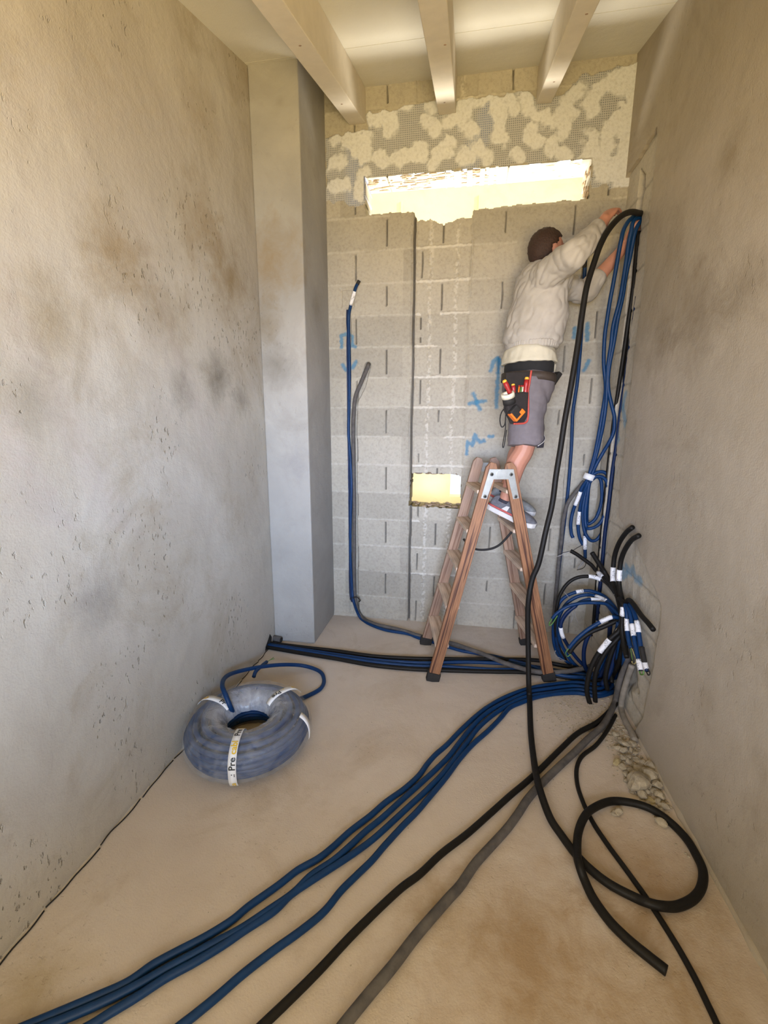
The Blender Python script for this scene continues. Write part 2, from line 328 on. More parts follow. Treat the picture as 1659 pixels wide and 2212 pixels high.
def relief(name, a0, a1, z0, z1, st, place, depth, col, hole, back, mat='block_wall'):
    """grid surface: place(A, Z, D) -> xyz ; depth/col arrays from functions ; cells in hole removed and their rims run back"""
    na = int(round((a1 - a0) / st)); nz = int(round((z1 - z0) / st))
    a = np.linspace(a0, a1, na + 1); z = np.linspace(z0, z1, nz + 1); A, Z = np.meshgrid(a, z)
    D = depth(A, Z); Cc = col(A, Z); P = place(A, Z, D).reshape(-1, 3); idx = np.arange((na + 1) * (nz + 1)).reshape(nz + 1, na + 1)
    cA = (A[:-1, :-1] + A[1:, 1:]) / 2; cZ = (Z[:-1, :-1] + Z[1:, 1:]) / 2; H = hole(cA, cZ)
    q = np.stack([idx[:-1, :-1], idx[:-1, 1:], idx[1:, 1:], idx[1:, :-1]], -1); faces = [q[~H]]
    B = place(A, Z, D * 0 - back).reshape(-1, 3); nv = len(P)
    rim = []
    K = ~H
    e = K[:-1, :] & H[1:, :]; rim.append(np.stack([idx[1:-1, :-1][e], idx[1:-1, :-1][e] + nv, idx[1:-1, 1:][e] + nv, idx[1:-1, 1:][e]], -1))
    e = H[:-1, :] & K[1:, :]; rim.append(np.stack([idx[1:-1, :-1][e], idx[1:-1, 1:][e], idx[1:-1, 1:][e] + nv, idx[1:-1, :-1][e] + nv], -1))
    e = K[:, :-1] & H[:, 1:]; rim.append(np.stack([idx[:-1, 1:-1][e], idx[1:, 1:-1][e], idx[1:, 1:-1][e] + nv, idx[:-1, 1:-1][e] + nv], -1))
    e = H[:, :-1] & K[:, 1:]; rim.append(np.stack([idx[:-1, 1:-1][e], idx[:-1, 1:-1][e] + nv, idx[1:, 1:-1][e] + nv, idx[1:, 1:-1][e]], -1))
    F = np.concatenate([f.reshape(-1, 4) for f in faces + rim]); V = np.concatenate([P, B]); CC = np.concatenate([Cc.reshape(-1, 4)] * 2)
    used = np.zeros(len(V), bool); used[F.ravel()] = True; mp_ = np.cumsum(used) - 1; V = V[used]; CC = CC[used]; F = mp_[F]
    me = bpy.data.meshes.new(name); me.vertices.add(len(V)); me.vertices.foreach_set('co', V.ravel().astype(np.float32))
    me.loops.add(F.size); me.loops.foreach_set('vertex_index', F.ravel().astype(np.int32))
    me.polygons.add(len(F)); me.polygons.foreach_set('loop_start', np.arange(0, F.size, 4, dtype=np.int32)); me.polygons.foreach_set('loop_total', np.full(len(F), 4, dtype=np.int32))
    me.update(calc_edges=True); me.validate()
    ca = me.color_attributes.new('Col', 'FLOAT_COLOR', 'POINT'); ca.data.foreach_set('color', CC.astype(np.float32).ravel())
    me.materials.append(MATS[mat]); return link(name, me)

# ---------------------------------------------------------------- the room shell
LX, RX, BY, FY = -1.22, 0.88, 3.14, -1.3
def ceil_z(y): return 3.495 + 0.29 * (y - 3.14)

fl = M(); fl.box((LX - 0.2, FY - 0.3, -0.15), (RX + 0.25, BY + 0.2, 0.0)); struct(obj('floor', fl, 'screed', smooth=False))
wl = M(); wl.box((LX - 0.2, FY - 0.3, 0), (LX, BY, 3.6)); struct(obj('wall_left', wl, 'left_plaster', smooth=False))
pl = M(); pl.box((LX, 2.66, 0), (-0.935, BY + 0.02, 3.5)); o = obj('wall_pillar', pl, 'pillar_plaster', smooth=False, bevel=0.008); struct(o)
cl = M(); th = 0.12
for (ya, yb) in ((FY - 0.3, 2.628), (2.632, BY + 0.35)):
    xs0, xs1 = LX - 0.2, RX + 0.25
    cl.add([(xs0, ya, ceil_z(ya)), (xs1, ya, ceil_z(ya)), (xs1, yb, ceil_z(yb)), (xs0, yb, ceil_z(yb)), (xs0, ya, ceil_z(ya) + th), (xs1, ya, ceil_z(ya) + th), (xs1, yb, ceil_z(yb) + th), (xs0, yb, ceil_z(yb) + th)],
           [(0, 1, 2, 3), (4, 7, 6, 5), (0, 4, 5, 1), (1, 5, 6, 2), (2, 6, 7, 3), (3, 7, 4, 0)])
struct(obj('ceiling', cl, 'ceiling_paint', smooth=False))
rw = M(); rw.box((LX - 0.2, FY - 0.25, 0), (-0.95, FY, 2.4)); rw.box((0.65, FY - 0.25, 0), (RX + 0.25, FY, 2.4)); rw.box((-0.95, FY - 0.25, 1.88), (0.65, FY, 2.4))
struct(obj('wall_rear', rw, 'left_plaster', smooth=False))

# ceiling beams
for x0, x1, lab in ((-0.775, -0.67, 'cream painted ceiling beam nearest the pillar'), (-0.217, -0.113, 'cream painted ceiling beam in the middle of the three'), (0.350, 0.437, 'cream painted ceiling beam nearest the right wall')):
    L = math.hypot(BY - FY, 0.29 * (BY - FY)); ang = math.atan(0.29); bm = M(); bm.box((x0, 0, -0.185), (x1, L, 0.0))
    o = obj('ceiling_beam', bm, 'beam_paint', smooth=False, bevel=0.004); o.location = (0, FY, ceil_z(FY)); o.rotation_euler = (ang, 0, 0)
    tag(o, lab, 'beam', 'ceiling beams')
    kn = M()
    for k in range(5):
        yy = 1.3 + k * 0.72 + random.random() * 0.3; xx = x0 + 0.02 + random.random() * (x1 - x0 - 0.04)
        kn.tube([(xx, yy, -0.1856), (xx, yy, -0.18)], 0.006, 10)
    obj('knot', kn, 'pine_worn', o)

# ---- back wall (bare blocks, chases, filler over mesh, openings)
WIN = [(-0.672, 2.79), (-0.37, 2.785), (-0.35, 2.775), (-0.335, 2.735), (-0.25, 2.735), (-0.20, 2.712), (-0.15, 2.708), (-0.10, 2.728), (0.005, 2.735), (0.012, 2.772), (0.3, 2.782), (0.688, 2.784), (0.684, 2.995), (-0.672, 3.0)]
HOLE = [(-0.357, 1.122), (-0.362, 0.885), (0.006, 0.876), (0.0, 1.10), (-0.03, 1.122), (-0.2, 1.12), (-0.21, 1.128)]
SPRAY = [[(-0.846,1.981),(-0.845,2.056),(-0.799,2.064)], [(-0.747,1.979),(-0.767,1.985),(-0.77,2.045)], [(-0.841,1.865),(-0.821,1.834)], [(-0.775,1.842),(-0.742,1.881)],
  [(0.166,1.813),(0.181,1.871),(0.207,1.888),(0.238,1.847)], [(0.213,1.882),(0.214,1.754),(0.214,1.575)], [(0.059,1.666),(0.106,1.563)], [(0.037,1.599),(0.14,1.617)],
  [(0.032,1.264),(0.035,1.343),(0.067,1.322),(0.083,1.391),(0.116,1.344),(0.146,1.354)], [(0.176,1.382),(0.2,1.382)], [(0.31,2.073),(0.312,2.034)], [(0.671,2.062),(0.67,2.002)], [(0.74,2.082),(0.752,1.986)], [(0.749,1.804),(0.771,1.86)]]
DABS = [[(-0.856,3.235),(-0.862,3.287)], [(-0.784,3.254),(-0.796,3.204)], [(-0.877,3.095),(-0.837,3.105)], [(-0.871,2.962),(-0.809,2.971)], [(-0.729,3.287),(-0.737,3.148)], [(-0.64,3.329),(-0.596,3.3),(-0.605,3.375)], [(-0.53,3.356),(-0.509,3.242)], [(-0.444,3.381),(-0.409,3.373)], [(-0.268,3.371),(-0.254,3.348)],
  [(-0.493,3.089),(-0.334,3.134),(-0.333,3.101)], [(-0.596,3.11),(-0.567,3.087)], [(-0.294,3.272),(-0.209,3.239),(-0.236,3.217)], [(-0.14,3.269),(-0.058,3.31),(-0.047,3.368)], [(-0.047,3.368),(0.114,3.376),(0.208,3.354),(0.226,3.282)], [(0.129,3.351),(0.152,3.17),(0.167,3.144)], [(-0.041,3.224),(-0.013,3.197)], [(-0.136,3.146),(-0.246,3.056),(-0.26,3.037)], [(0.019,3.108),(0.077,3.042)], [(-0.063,3.078),(-0.034,3.051)], [(0.253,3.051),(0.262,3.034)], [(0.3,3.357),(0.318,3.285)],
  [(0.36,3.246),(0.4,3.23)], [(0.326,3.166),(0.368,3.126)], [(0.466,3.212),(0.541,3.24),(0.51,3.149)], [(0.449,3.095),(0.463,3.075)], [(0.655,3.24),(0.683,3.34),(0.779,3.364),(0.831,3.336)], [(0.678,3.122),(0.661,3.029),(0.739,3.01),(0.798,3.18)], [(0.802,3.384),(0.846,3.424),(0.883,3.308),(0.878,3.127)], [(0.852,3.013),(0.877,2.892),(0.747,2.926)], [(0.743,2.974),(0.847,2.942),(0.92,2.841)], [(0.518,3.041),(0.547,3.003)], [(-0.686,3.014),(-0.717,2.911)], [(-0.67,3.219),(-0.671,3.117)], [(0.512,3.277),(0.561,3.307),(0.583,3.339)]]
DABS = [d for d in DABS if d]
MESHZ = [(-0.935, 3.235), (-0.80, 3.26), (-0.66, 3.27), (-0.66, 3.36), (-0.2, 3.37), (0.30, 3.37), (0.36, 3.33), (0.5, 3.34), (0.60, 3.42), (0.95, 3.45), (0.95, 2.84), (0.80, 2.83), (0.76, 2.86), (0.70, 2.83), (0.69, 3.0), (-0.68, 3.0), (-0.68, 2.86), (-0.75, 2.845), (-0.8, 2.87), (-0.935, 2.88)]
def sect(X): return np.where(X < -0.352, 0, np.where(X < 0.014, 1, 2))
C1 = (-0.797, 0.02, 2.235); C2 = [(-0.662, 1.86), (-0.70, 1.72), (-0.755, 1.62), (-0.765, 1.4), (-0.765, 0.16)]
C3 = (0.703, 0.2, 2.47); WOB = lambda Z, s: (vn(Z, Z * 0 + 3.1, 9, s) - 0.5) * 0.012
def jointmask(X, Z):
    s = sect(X); zz = (Z - 0.175) / 0.2 + WOB(X, 1) * 1.6; row = np.floor(zz).astype(int); fz = np.abs(zz - np.round(zz)) * 0.2; par = row % 2
    vx = np.full(X.shape, 9.0)
    for sec, p, xs in ((0, 0, (-0.533,)), (0, 1, (-0.742,)), (1, 0, (-0.168,)), (1, 1, (-0.30,)), (2, 0, (0.215, 0.62)), (2, 1, (0.42, 0.80))):
        mk = (s == sec) & (par == p)
        for xv in xs: vx = np.where(mk, np.minimum(vx, np.abs(X - xv - 0.01 * (Z - 1.5) * 0 - WOB(Z, 2) * 0.5)), vx)
    return s, row, par, fz, vx
def bw_depth(X, Z):
    s, row, par, fz, vx = jointmask(X, Z)
    d = (fbm(X, Z, 22, 0) - 0.5) * 0.004 + (fbm(X, Z, 2.5, 3, 2) - 0.5) * 0.006
    d += np.where(s == 1, -0.006, 0)
    d += -0.003 * (1 - sm(0.003, 0.008, fz)) * (vn(X, Z, 7, 2) > 0.45)
    lump = (1 - sm(0.004, 0.013, fz + (vn(X, Z, 60, 1) - 0.5) * 0.01)) * np.where(s == 1, 0.008, 0.003) * (vn(X, Z, 5, 4) > 0.35); d += lump
    gap = (1 - sm(0.002, 0.0055, vx)) * (vn(X, Z, 8, 5) > 0.25) * (fz > 0.02); d -= 0.022 * gap
    for xv in (-0.245, -0.075):
        w = 1 - sm(0.004, 0.022, np.abs(X - xv - WOB(Z, 4)) + (vn(X, Z, 55, 2) - 0.5) * 0.012); d += w * (s == 1) * (fbm(X, Z, 70, 1, 2) - 0.4) * 0.02
    seam = np.abs(X + 0.352 - WOB(Z, 5) * 0.6); d -= 0.045 * (1 - sm(0.0045, 0.010, seam)) * (Z < 2.78) ; d += 0.010 * (1 - sm(0.002, 0.010, np.abs(seam - 0.011))) * (vn(X, Z, 16, 3) > 0.45)
    seam2 = np.abs(X - 0.014 - WOB(Z, 3) * 1.5); d += 0.008 * (1 - sm(0.002, 0.011, seam2)) * (vn(X, Z, 25, 2) > 0.4) * (Z < 2.8) * (Z > 1.1)
    for (cx, zl, zh), w in ((C1, 0.013), (C3, 0.014)):
        d -= 0.032 * (1 - sm(w, w + 0.004, np.abs(X - cx - WOB(Z, 1) * 0.6))) * (Z > zl) * (Z < zh)
    d -= 0.030 * (1 - sm(0.017, 0.022, segdist(X, Z, C2)))
    bx = np.minimum(np.abs(np.abs(X + 0.80) - 0.045), 9); inbox = (np.abs(X + 0.80) < 0.05) & (np.abs(Z - 2.30) < 0.06)
    d -= 0.012 * inbox * ((np.abs(np.abs(X + 0.80) - 0.042) < 0.006) | (np.abs(Z - 2.35) < 0.006))
    mz = inpoly(X + (vn(X, Z, 30, 1) - 0.5) * 0.03, Z + (vn(X, Z, 30, 2) - 0.5) * 0.03, MESHZ); d = np.where(mz, 0.004 + (fbm(X, Z, 30, 1) - 0.5) * 0.003, d)
    d += 0.006 * dabmask(X, Z) * mz
    foot = 1 - sm(0.0, 0.05, Z + (vn(X, Z, 14, 2) - 0.5) * 0.05); d += 0.012 * foot
    return d
_dc = {}
def dabmask(X, Z):
    k = X.shape
    if k in _dc: return _dc[k]
    r = np.zeros(X.shape); wx = X + (fbm(X, Z, 16, 2, 3) - 0.5) * 0.075; wz = Z + (fbm(X, Z, 16, 4, 3) - 0.5) * 0.075
    for i, d in enumerate(DABS): r = np.maximum(r, 1 - sm(0.034, 0.056, segdist(wx, wz, d) + (vn(X, Z, 110, 4) - 0.5) * 0.012))
    r = np.maximum(r, sm(0.80, 0.82, X + 0.03 * (vn(X, Z, 9, 1) - 0.5)) * (fbm(X, Z, 14, 3, 3) > 0.36))
    _dc[k] = r; return r
def bw_col(X, Z):
    s, row, par, fz, vx = jointmask(X, Z); base = np.stack([X * 0 + 0.385, X * 0 + 0.355, X * 0 + 0.295], -1)
    bid = row * 7 + s * 31 + np.floor((X + 0.42 * (par == 0)) / 0.42).astype(int) * 3; tint = 0.88 + 0.22 * (_lat[0][(bid * 13) & 255, (bid * 7) & 255])
    base = base * tint[..., None] * (0.93 + 0.14 * fbm(X, Z, 5, 2))[..., None]
    def mix(b_, c, m_): return b_ * (1 - m_[..., None]) + np.array(c) * m_[..., None]
    jm = (1 - sm(0.003, 0.010, fz + (vn(X, Z, 60, 1) - 0.5) * 0.008)) * (0.22 + 0.5 * (s == 1)) * (vn(X, Z, 5, 4) > 0.3); base = mix(base, (0.66, 0.63, 0.56), jm)
    base = mix(base, (0.06, 0.055, 0.05), 0.8 * (1 - sm(0.002, 0.0055, vx)) * (vn(X, Z, 8, 5) > 0.25) * (fz > 0.02))  # shade inside the vertical joint gaps painted into the colour
    base = mix(base, (0.10, 0.09, 0.08), 0.85 * (1 - sm(0.004, 0.009, np.abs(X + 0.352 - WOB(Z, 5) * 0.6))) * (Z < 2.78))  # open seam darkened in the colour too, as painted shade
    for xv in (-0.245, -0.075):
        w = (1 - sm(0.004, 0.020, np.abs(X - xv - WOB(Z, 4)) + (vn(X, Z, 55, 2) - 0.5) * 0.012)) * (s == 1) * (vn(X, Z, 90, 3) > 0.5); base = mix(base, (0.60, 0.57, 0.50), w * 0.6)
    for pl_ in SPRAY:
        dd = segdist(X, Z, pl_); base = mix(base, (0.04, 0.19, 0.33), 0.75 * (1 - sm(0.006, 0.019, dd + (vn(X, Z, 80, 2) - 0.5) * 0.010)))
    mz = inpoly(X + (vn(X, Z, 30, 1) - 0.5) * 0.03, Z + (vn(X, Z, 30, 2) - 0.5) * 0.03, MESHZ).astype(float)
    base = mix(base, (0.24, 0.25, 0.27), mz); bl = mz * 0.6 * (1 - sm(0.03, 0.09, np.minimum(segdist(X, Z, [(-0.74, 2.9), (-0.74, 3.2)]), segdist(X, Z, [(-0.02, 3.05), (0.10, 3.3)])))); base = mix(base, (0.20, 0.26, 0.44), bl)
    dm = dabmask(X, Z) * mz; base = mix(base, (0.62, 0.63, 0.65), dm)
    al = mz * (1 - dm * 0.93)
    base = mix(base, (0.03, 0.06, 0.20), 0.7 * (np.abs(X + 0.678) < 0.005) * (Z > 2.87) * (Z < 3.01))
    return np.concatenate([base, al[..., None]], -1)
def bw_hole(X, Z):
    jx = (vn(X, Z, 40, 2) - 0.5) * 0.012; jz = (vn(X, Z, 35, 3) - 0.5) * 0.012
    h = inpoly(X + jx * 0.5, Z + jz * np.where(Z > 2.9, 0.2, 1.0), WIN) | inpoly(X + jx, Z + jz, HOLE); return h
o = relief('wall_back', -0.96, 0.96, 0.0, 3.56, 0.005, lambda A, Z, D: np.stack([A, BY - D, Z], -1), bw_depth, bw_col, bw_hole, 0.2); struct(o)
# outer skin of the wall around the openings, so the block wall is solid
ow = M()
for a, b_ in (((-1.42, 3.335, 0), (-0.40, 3.36, 2.68)), ((0.04, 3.335, 0), (1.2, 3.36, 2.68)), ((-0.40, 3.335, 0), (0.04, 3.36, 0.84)), ((-0.40, 3.335, 1.16), (0.04, 3.36, 2.68)), ((-1.42, 3.335, 3.03), (1.2, 3.36, 3.7)), ((-1.42, 3.335, 2.68), (-0.70, 3.36, 3.03)), ((0.71, 3.335, 2.68), (1.2, 3.36, 3.03))): ow.box(a, b_)
struct(obj('wall_back_outer', ow, 'mortar', smooth=False))
# crumbly underside of the lintel and edges of the small hole
cr_ = M()
for k in range(150):
    x = random.uniform(-0.65, 0.67); y = random.uniform(3.15, 3.33); cr_.ball((x, y, 3.0), random.uniform(0.008, 0.05), random.uniform(0.006, 0.014), random.uniform(0.002, 0.007), nu=7, nv=5)
for k in range(60):
    x = random.uniform(-0.34, -0.01); y = random.uniform(3.15, 3.33); cr_.ball((x, y, random.choice((1.118, 0.884))), random.uniform(0.008, 0.03), random.uniform(0.006, 0.02), random.uniform(0.003, 0.009), nu=7, nv=5)
for k in range(24):
    cr_.ball((0.683, random.uniform(3.16, 3.32), random.uniform(2.8, 2.98)), 0.005, random.uniform(0.01, 0.03), random.uniform(0.01, 0.02), nu=7, nv=5)
struct(obj('trim_1', cr_, 'crumbly_render', smooth=True))

# ---- right wall: base blocks with the vertical chase, and a plaster coat with a broken outline
CH0, CH1 = 2.855, 2.945
def rw_depth(Y, Z):
    zz = (Z - 0.09) / 0.2; fz = np.abs(zz - np.round(zz)) * 0.2; d = (fbm(Y, Z, 18, 1) - 0.5) * 0.006 - 0.004 * (1 - sm(0.004, 0.010, fz))
    w = WOB(Z, 2) * 0.7; ch = sm(CH0 - 0.004, CH0, Y + w) * (1 - sm(CH1, CH1 + 0.004, Y - w)) * (Z < 2.76 + (Y - CH0) * 0.8) * (Z > 0.12); d -= 0.07 * ch
    gout = np.hypot((Y - 2.5) / 0.32, (Z - 0.22) / 0.20); d -= 0.03 * (1 - sm(0.8, 1.05, gout + (vn(Y, Z, 22, 3) - 0.5) * 0.3))
    return d
RSPRAY = [[(2.575,0.713),(2.531,0.647),(2.489,0.675)], [(2.501,0.71),(2.43,0.705),(2.4,0.736),(2.361,0.694),(2.29,0.705)], [(2.796,1.64),(2.833,1.565),(2.898,1.62)], [(2.817,1.564),(2.758,1.473)], [(2.874,1.446),(2.836,1.38),(2.86,1.352)]]
def rw_col(Y, Z):
    zz = (Z - 0.09) / 0.2; fz = np.abs(zz - np.round(zz)) * 0.2; base = np.stack([Y * 0 + 0.50, Y * 0 + 0.46, Y * 0 + 0.38], -1) * (0.85 + 0.3 * fbm(Y, Z, 4, 2))[..., None]
    jm = 0.45 * (1 - sm(0.003, 0.009, fz)); base = base * (1 - jm[..., None]) + np.array((0.30, 0.27, 0.22)) * jm[..., None]
    for p_ in RSPRAY:
        m_ = 0.6 * (1 - sm(0.012, 0.032, segdist(Y, Z, p_) + (vn(Y, Z, 60, 2) - 0.5) * 0.012)); base = base * (1 - m_[..., None]) + np.array((0.10, 0.28, 0.45)) * m_[..., None]
    return np.concatenate([base, base[..., :1] * 0], -1)
o = relief('wall_right', 1.55, 3.16, 0.0, 3.56, 0.007, lambda A, Z, D: np.stack([0.9 - D, A, Z], -1), rw_depth, rw_col, lambda A, Z: np.zeros(A.shape, bool), 0.2); struct(o)
o = M().box((0.985, FY - 0.3, 0), (1.2, BY + 0.2, 3.6)); struct(obj('wall_right_core', o, 'mortar', smooth=False))
PLY = [(FY - 0.05, 0.0), (2.10, 0.0), (2.03, 0.12), (1.995, 0.35), (1.985, 0.62), (2.00, 0.70), (2.10, 0.76), (2.30, 0.86), (2.52, 0.93), (2.63, 0.96), (2.66, 1.1), (2.665, 1.6), (2.655, 2.2), (2.68, 2.84), (2.70, 2.90), (3.16, 2.88), (3.16, 3.6), (FY - 0.05, 3.6)]
def jag(poly, amp=0.006):
    out = []
    for i in range(len(poly)):
        a = Vector(poly[i]); b_ = Vector(poly[(i + 1) % len(poly)]); n = max(1, int((b_ - a).length / 0.03)) if (a.x > FY + 0.1 and b_.x > FY + 0.1 and a.y > 0.001) else 1
        for k in range(n):
            p_ = a.lerp(b_, k / n)
            if k: p_ += Vector((random.uniform(-amp, amp), random.uniform(-amp, amp)))
            out.append(p_)
    return out
pj = jag(PLY); k = len(pj); ps = M()
ps.add([(0.88, p_.x, p_.y) for p_ in pj] + [(0.9125, p_.x, p_.y) for p_ in pj], [tuple(range(k)), tuple(range(2 * k - 1, k - 1, -1))] + [(i, i + k, (i + 1) % k + k, (i + 1) % k) for i in range(k)])
struct(obj('wall_right_plaster', ps, 'right_plaster', smooth=False))
# mortar fillets where the walls meet the floor
def fillet(name, pts, r0, mat):
    f_ = M(); P_ = spline(pts, 12); f_.tube([p_ + Vector((0, 0, -0.004 + 0.004 * mnoise.noise(p_ * 20))) for p_ in P_], [r0 * (0.7 + 0.6 * abs(mnoise.noise(p_ * 9))) for p_ in P_], 8); return struct(obj(name, f_, mat))
fillet('trim_2', [(0.885, y, 0.0) for y in (-0.2, 0.5, 1.0, 1.4, 1.8, 2.05)], 0.022, 'right_plaster')
fillet('trim_3', [(LX - 0.004, y, 0.0) for y in (-0.2, 0.5, 1.0, 1.5, 2.0, 2.45, 2.66)], 0.009, 'left_plaster')
# ragged crack between floor and left wall
ck = M()
for k in range(9):
    y = 0.7 + k * 0.21; P_ = spline([(LX + 0.006 + random.uniform(0, 0.012), y + j * 0.05, 0.004 + random.uniform(0, 0.002)) for j in range(5)], 3); ck.tube(P_, 0.0025, 5)
struct(obj('trim_4', ck, 'black_rubber'))

# ---- beyond the wall: sunlit neighbouring wall and yard, plus an added sun blocker
eo = M(); eo.box((-3.5, 4.4, -0.2), (-0.104, 4.55, 4.6)); eo.box((-0.104, 4.4, -0.2), (4.5, 4.55, 0.755)); eo.box((-0.104, 4.4, 1.5), (4.5, 4.55, 4.6))
struct(obj('wall_outside', eo, 'outer_wall', smooth=False))
ln = M()
for (xa, za, xb, zb) in ((-0.95, 3.13, -0.62, 3.13), (-0.50, 3.155, 0.02, 3.14), (0.12, 3.15, 0.62, 3.16), (0.75, 3.15, 0.9, 3.155)):
    ln.box((xa, 4.388, za - 0.004), (xb, 4.401, za + 0.004))
ln.box((-0.62, 4.385, 2.8), (-0.605, 4.401, 3.4)); ln.box((0.06, 4.385, 2.8), (0.07, 4.401, 3.4)); struct(obj('trim_5', ln, 'outer_wall', smooth=False))
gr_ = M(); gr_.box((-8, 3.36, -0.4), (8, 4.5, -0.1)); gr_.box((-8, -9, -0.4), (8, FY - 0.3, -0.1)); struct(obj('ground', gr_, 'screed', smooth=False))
sunblk = M(); sunblk.box((1.3, -6.5, -0.1), (3.0, -1.7, 4.5)); struct(obj('sun_blocker', sunblk, 'mortar', smooth=False))  # added unseen box that keeps the sun out of the rear opening

# ---------------------------------------------------------------- wooden double ladder
CXL, CYL, AL = 0.1775, 2.640, math.radians(10.2)
lad = empty('step_ladder', (CXL, CYL, 0), AL); tag(lad, 'open wooden double step ladder with black rubber feet the worker stands on', 'ladder')
HT = 1.265
def ladder_side(sgn, mat_n, mat_f):
    objs = []
    for near in (1, -1):
        u0, u1 = sgn * 0.335, sgn * 0.042; w0, w1 = -near * 0.215, -near * 0.172
        a = Vector((u0, w0, 0.03)); b_ = Vector((u1, w1, HT)); d = b_ - a; L = d.length
        s_ = M(); hw, ht = 0.031, 0.013
        cut = 0.030
        s_.add([(-hw, -ht, 0), (hw, -ht, 0), (hw, ht, 0), (-hw, ht, 0), (-hw, -ht, L - cut), (hw, -ht, L - cut), (hw, ht, L - cut), (-hw, ht, L - cut), (-hw * .5, -ht, L), (hw * .5, -ht, L), (hw * .5, ht, L), (-hw * .5, ht, L)],
               [(0, 3, 2, 1), (0, 1, 5, 4), (1, 2, 6, 5), (2, 3, 7, 6), (3, 0, 4, 7), (4, 5, 9, 8), (5, 6, 10, 9), (6, 7, 11, 10), (7, 4, 8, 11), (8, 9, 10, 11)])
        o = obj('stile', s_, mat_n if near == 1 else mat_f, lad, smooth=False, bevel=0.002)
        z = d.normalized(); x = Vector((1, 0, 0)) - z * z.x; x.normalize(); y = z.cross(x)
        o.matrix_local = Matrix(((x.x, y.x, z.x, a.x), (x.y, y.y, z.y, a.y), (x.z, y.z, z.z, a.z), (0, 0, 0, 1)))
        ft = M(); ft.box((-0.038, -0.019, -0.033), (0.038, 0.019, 0.020)); f_ = obj('rubber_foot', ft, 'black_rubber', o, smooth=False, bevel=0.004)
        objs.append((a, b_))
    for zt in (0.205, 0.44, 0.665, 0.885, 1.105):
        t = zt / HT; u = sgn * (0.335 + (0.042 - 0.335) * t); w = 0.215 + (0.172 - 0.215) * t - 0.012
        tr_ = M(); tr_.box((-0.040, -0.011, -w), (0.040, 0.011, w)); o = obj('tread', tr_, 'pine_tread', lad, smooth=False, bevel=0.004)
        o.location = (u, 0, zt); o.rotation_euler = (PI / 2, 0, 0)
ladder_side(-1, 'pine_varnished', 'pine_worn'); ladder_side(1, 'pine_varnished', 'pine_worn')
for near in (1, -1):
    hg = M(); y0 = -near * 0.190; y1 = y0 - near * 0.004
    ya, yb = min(y0, y1), max(y0, y1)
    for sg in (-1, 1):
        pts = [(sg * 0.002, 1.178), (sg * 0.002, 1.232), (sg * 0.065, 1.232), (sg * 0.103, 1.075), (sg * 0.072, 1.070), (sg * 0.040, 1.178)]
        if sg < 0: pts = pts[::-1]
        k = len(pts); yo = 0.0 if sg > 0 else -near * 0.002
        hg.add([(p[0], ya + yo, p[1]) for p in pts] + [(p[0], yb + yo, p[1]) for p in pts], [tuple(range(k)), tuple(range(2 * k - 1, k - 1, -1))] + [(i, i + k, (i + 1) % k + k, (i + 1) % k) for i in range(k)])
    hg.tube([(0, ya - 0.007, 1.205), (0, yb + 0.007, 1.205)], 0.026, 28)
    h_ = obj('hinge_plate', hg, 'steel', lad, smooth=False)
    for (u, z) in ((-0.052, 1.205), (0.052, 1.205), (-0.083, 1.085), (0.083, 1.085)):
        rv = M(); yy = -near * 0.196; rv.tube([(u, yy, z), (u, yy - near * 0.004, z)], 0.010, 16); r_ = obj('washer', rv, 'steel', h_)
        rv2 = M(); rv2.tube([(u, yy - near * 0.003, z), (u, yy - near * 0.007, z)], 0.0055, 12); obj('rivet', rv2, 'dark_steel', r_)
st = M(); st.tube(spline([(-0.155, -0.02, 0.80), (-0.10, -0.02, 0.745), (-0.02, -0.02, 0.735), (0.06, -0.02, 0.765), (0.14, -0.02, 0.86)]), 0.007, 8); obj('spreader_strap', st, 'black_rubber', lad)

# ---------------------------------------------------------------- cables
def cable(name, label, mat, r, pts, cat='cable', group=None, sleeves=(), wires=(), ends=(), sub=7, segs=10):
    P_ = spline(pts, sub); m_ = M(); m_.tube(P_, r, segs); o = obj(name, m_, mat); tag(o, label, cat, group)
    for (a, b_) in sleeves:
        a = Vector(a); b_ = Vector(b_); ia = min(range(len(P_)), key=lambda i: (P_[i] - a).length); ib = min(range(len(P_)), key=lambda i: (P_[i] - b_).length)
        if ia > ib: ia, ib = ib, ia
        if ib == ia: ib = min(ia + 1, len(P_) - 1); ia = max(0, ib - 2)
        s_ = M(); s_.tube(P_[ia:ib + 1], r + 0.0018, 14); q = obj('label_sleeve', s_, 'marked_label', o)
    for (w, mt, rad) in wires:
        s_ = M(); s_.tube(spline(w, 5), rad, 6); obj('bare_wire', s_, mt, o)
    for (w, mt) in ends:
        s_ = M(); s_.tube(spline(w, 4), r + 0.0010, 10); obj('end_tape', s_, mt, o)
    return o
GF = 'blue cables running forward over the floor'
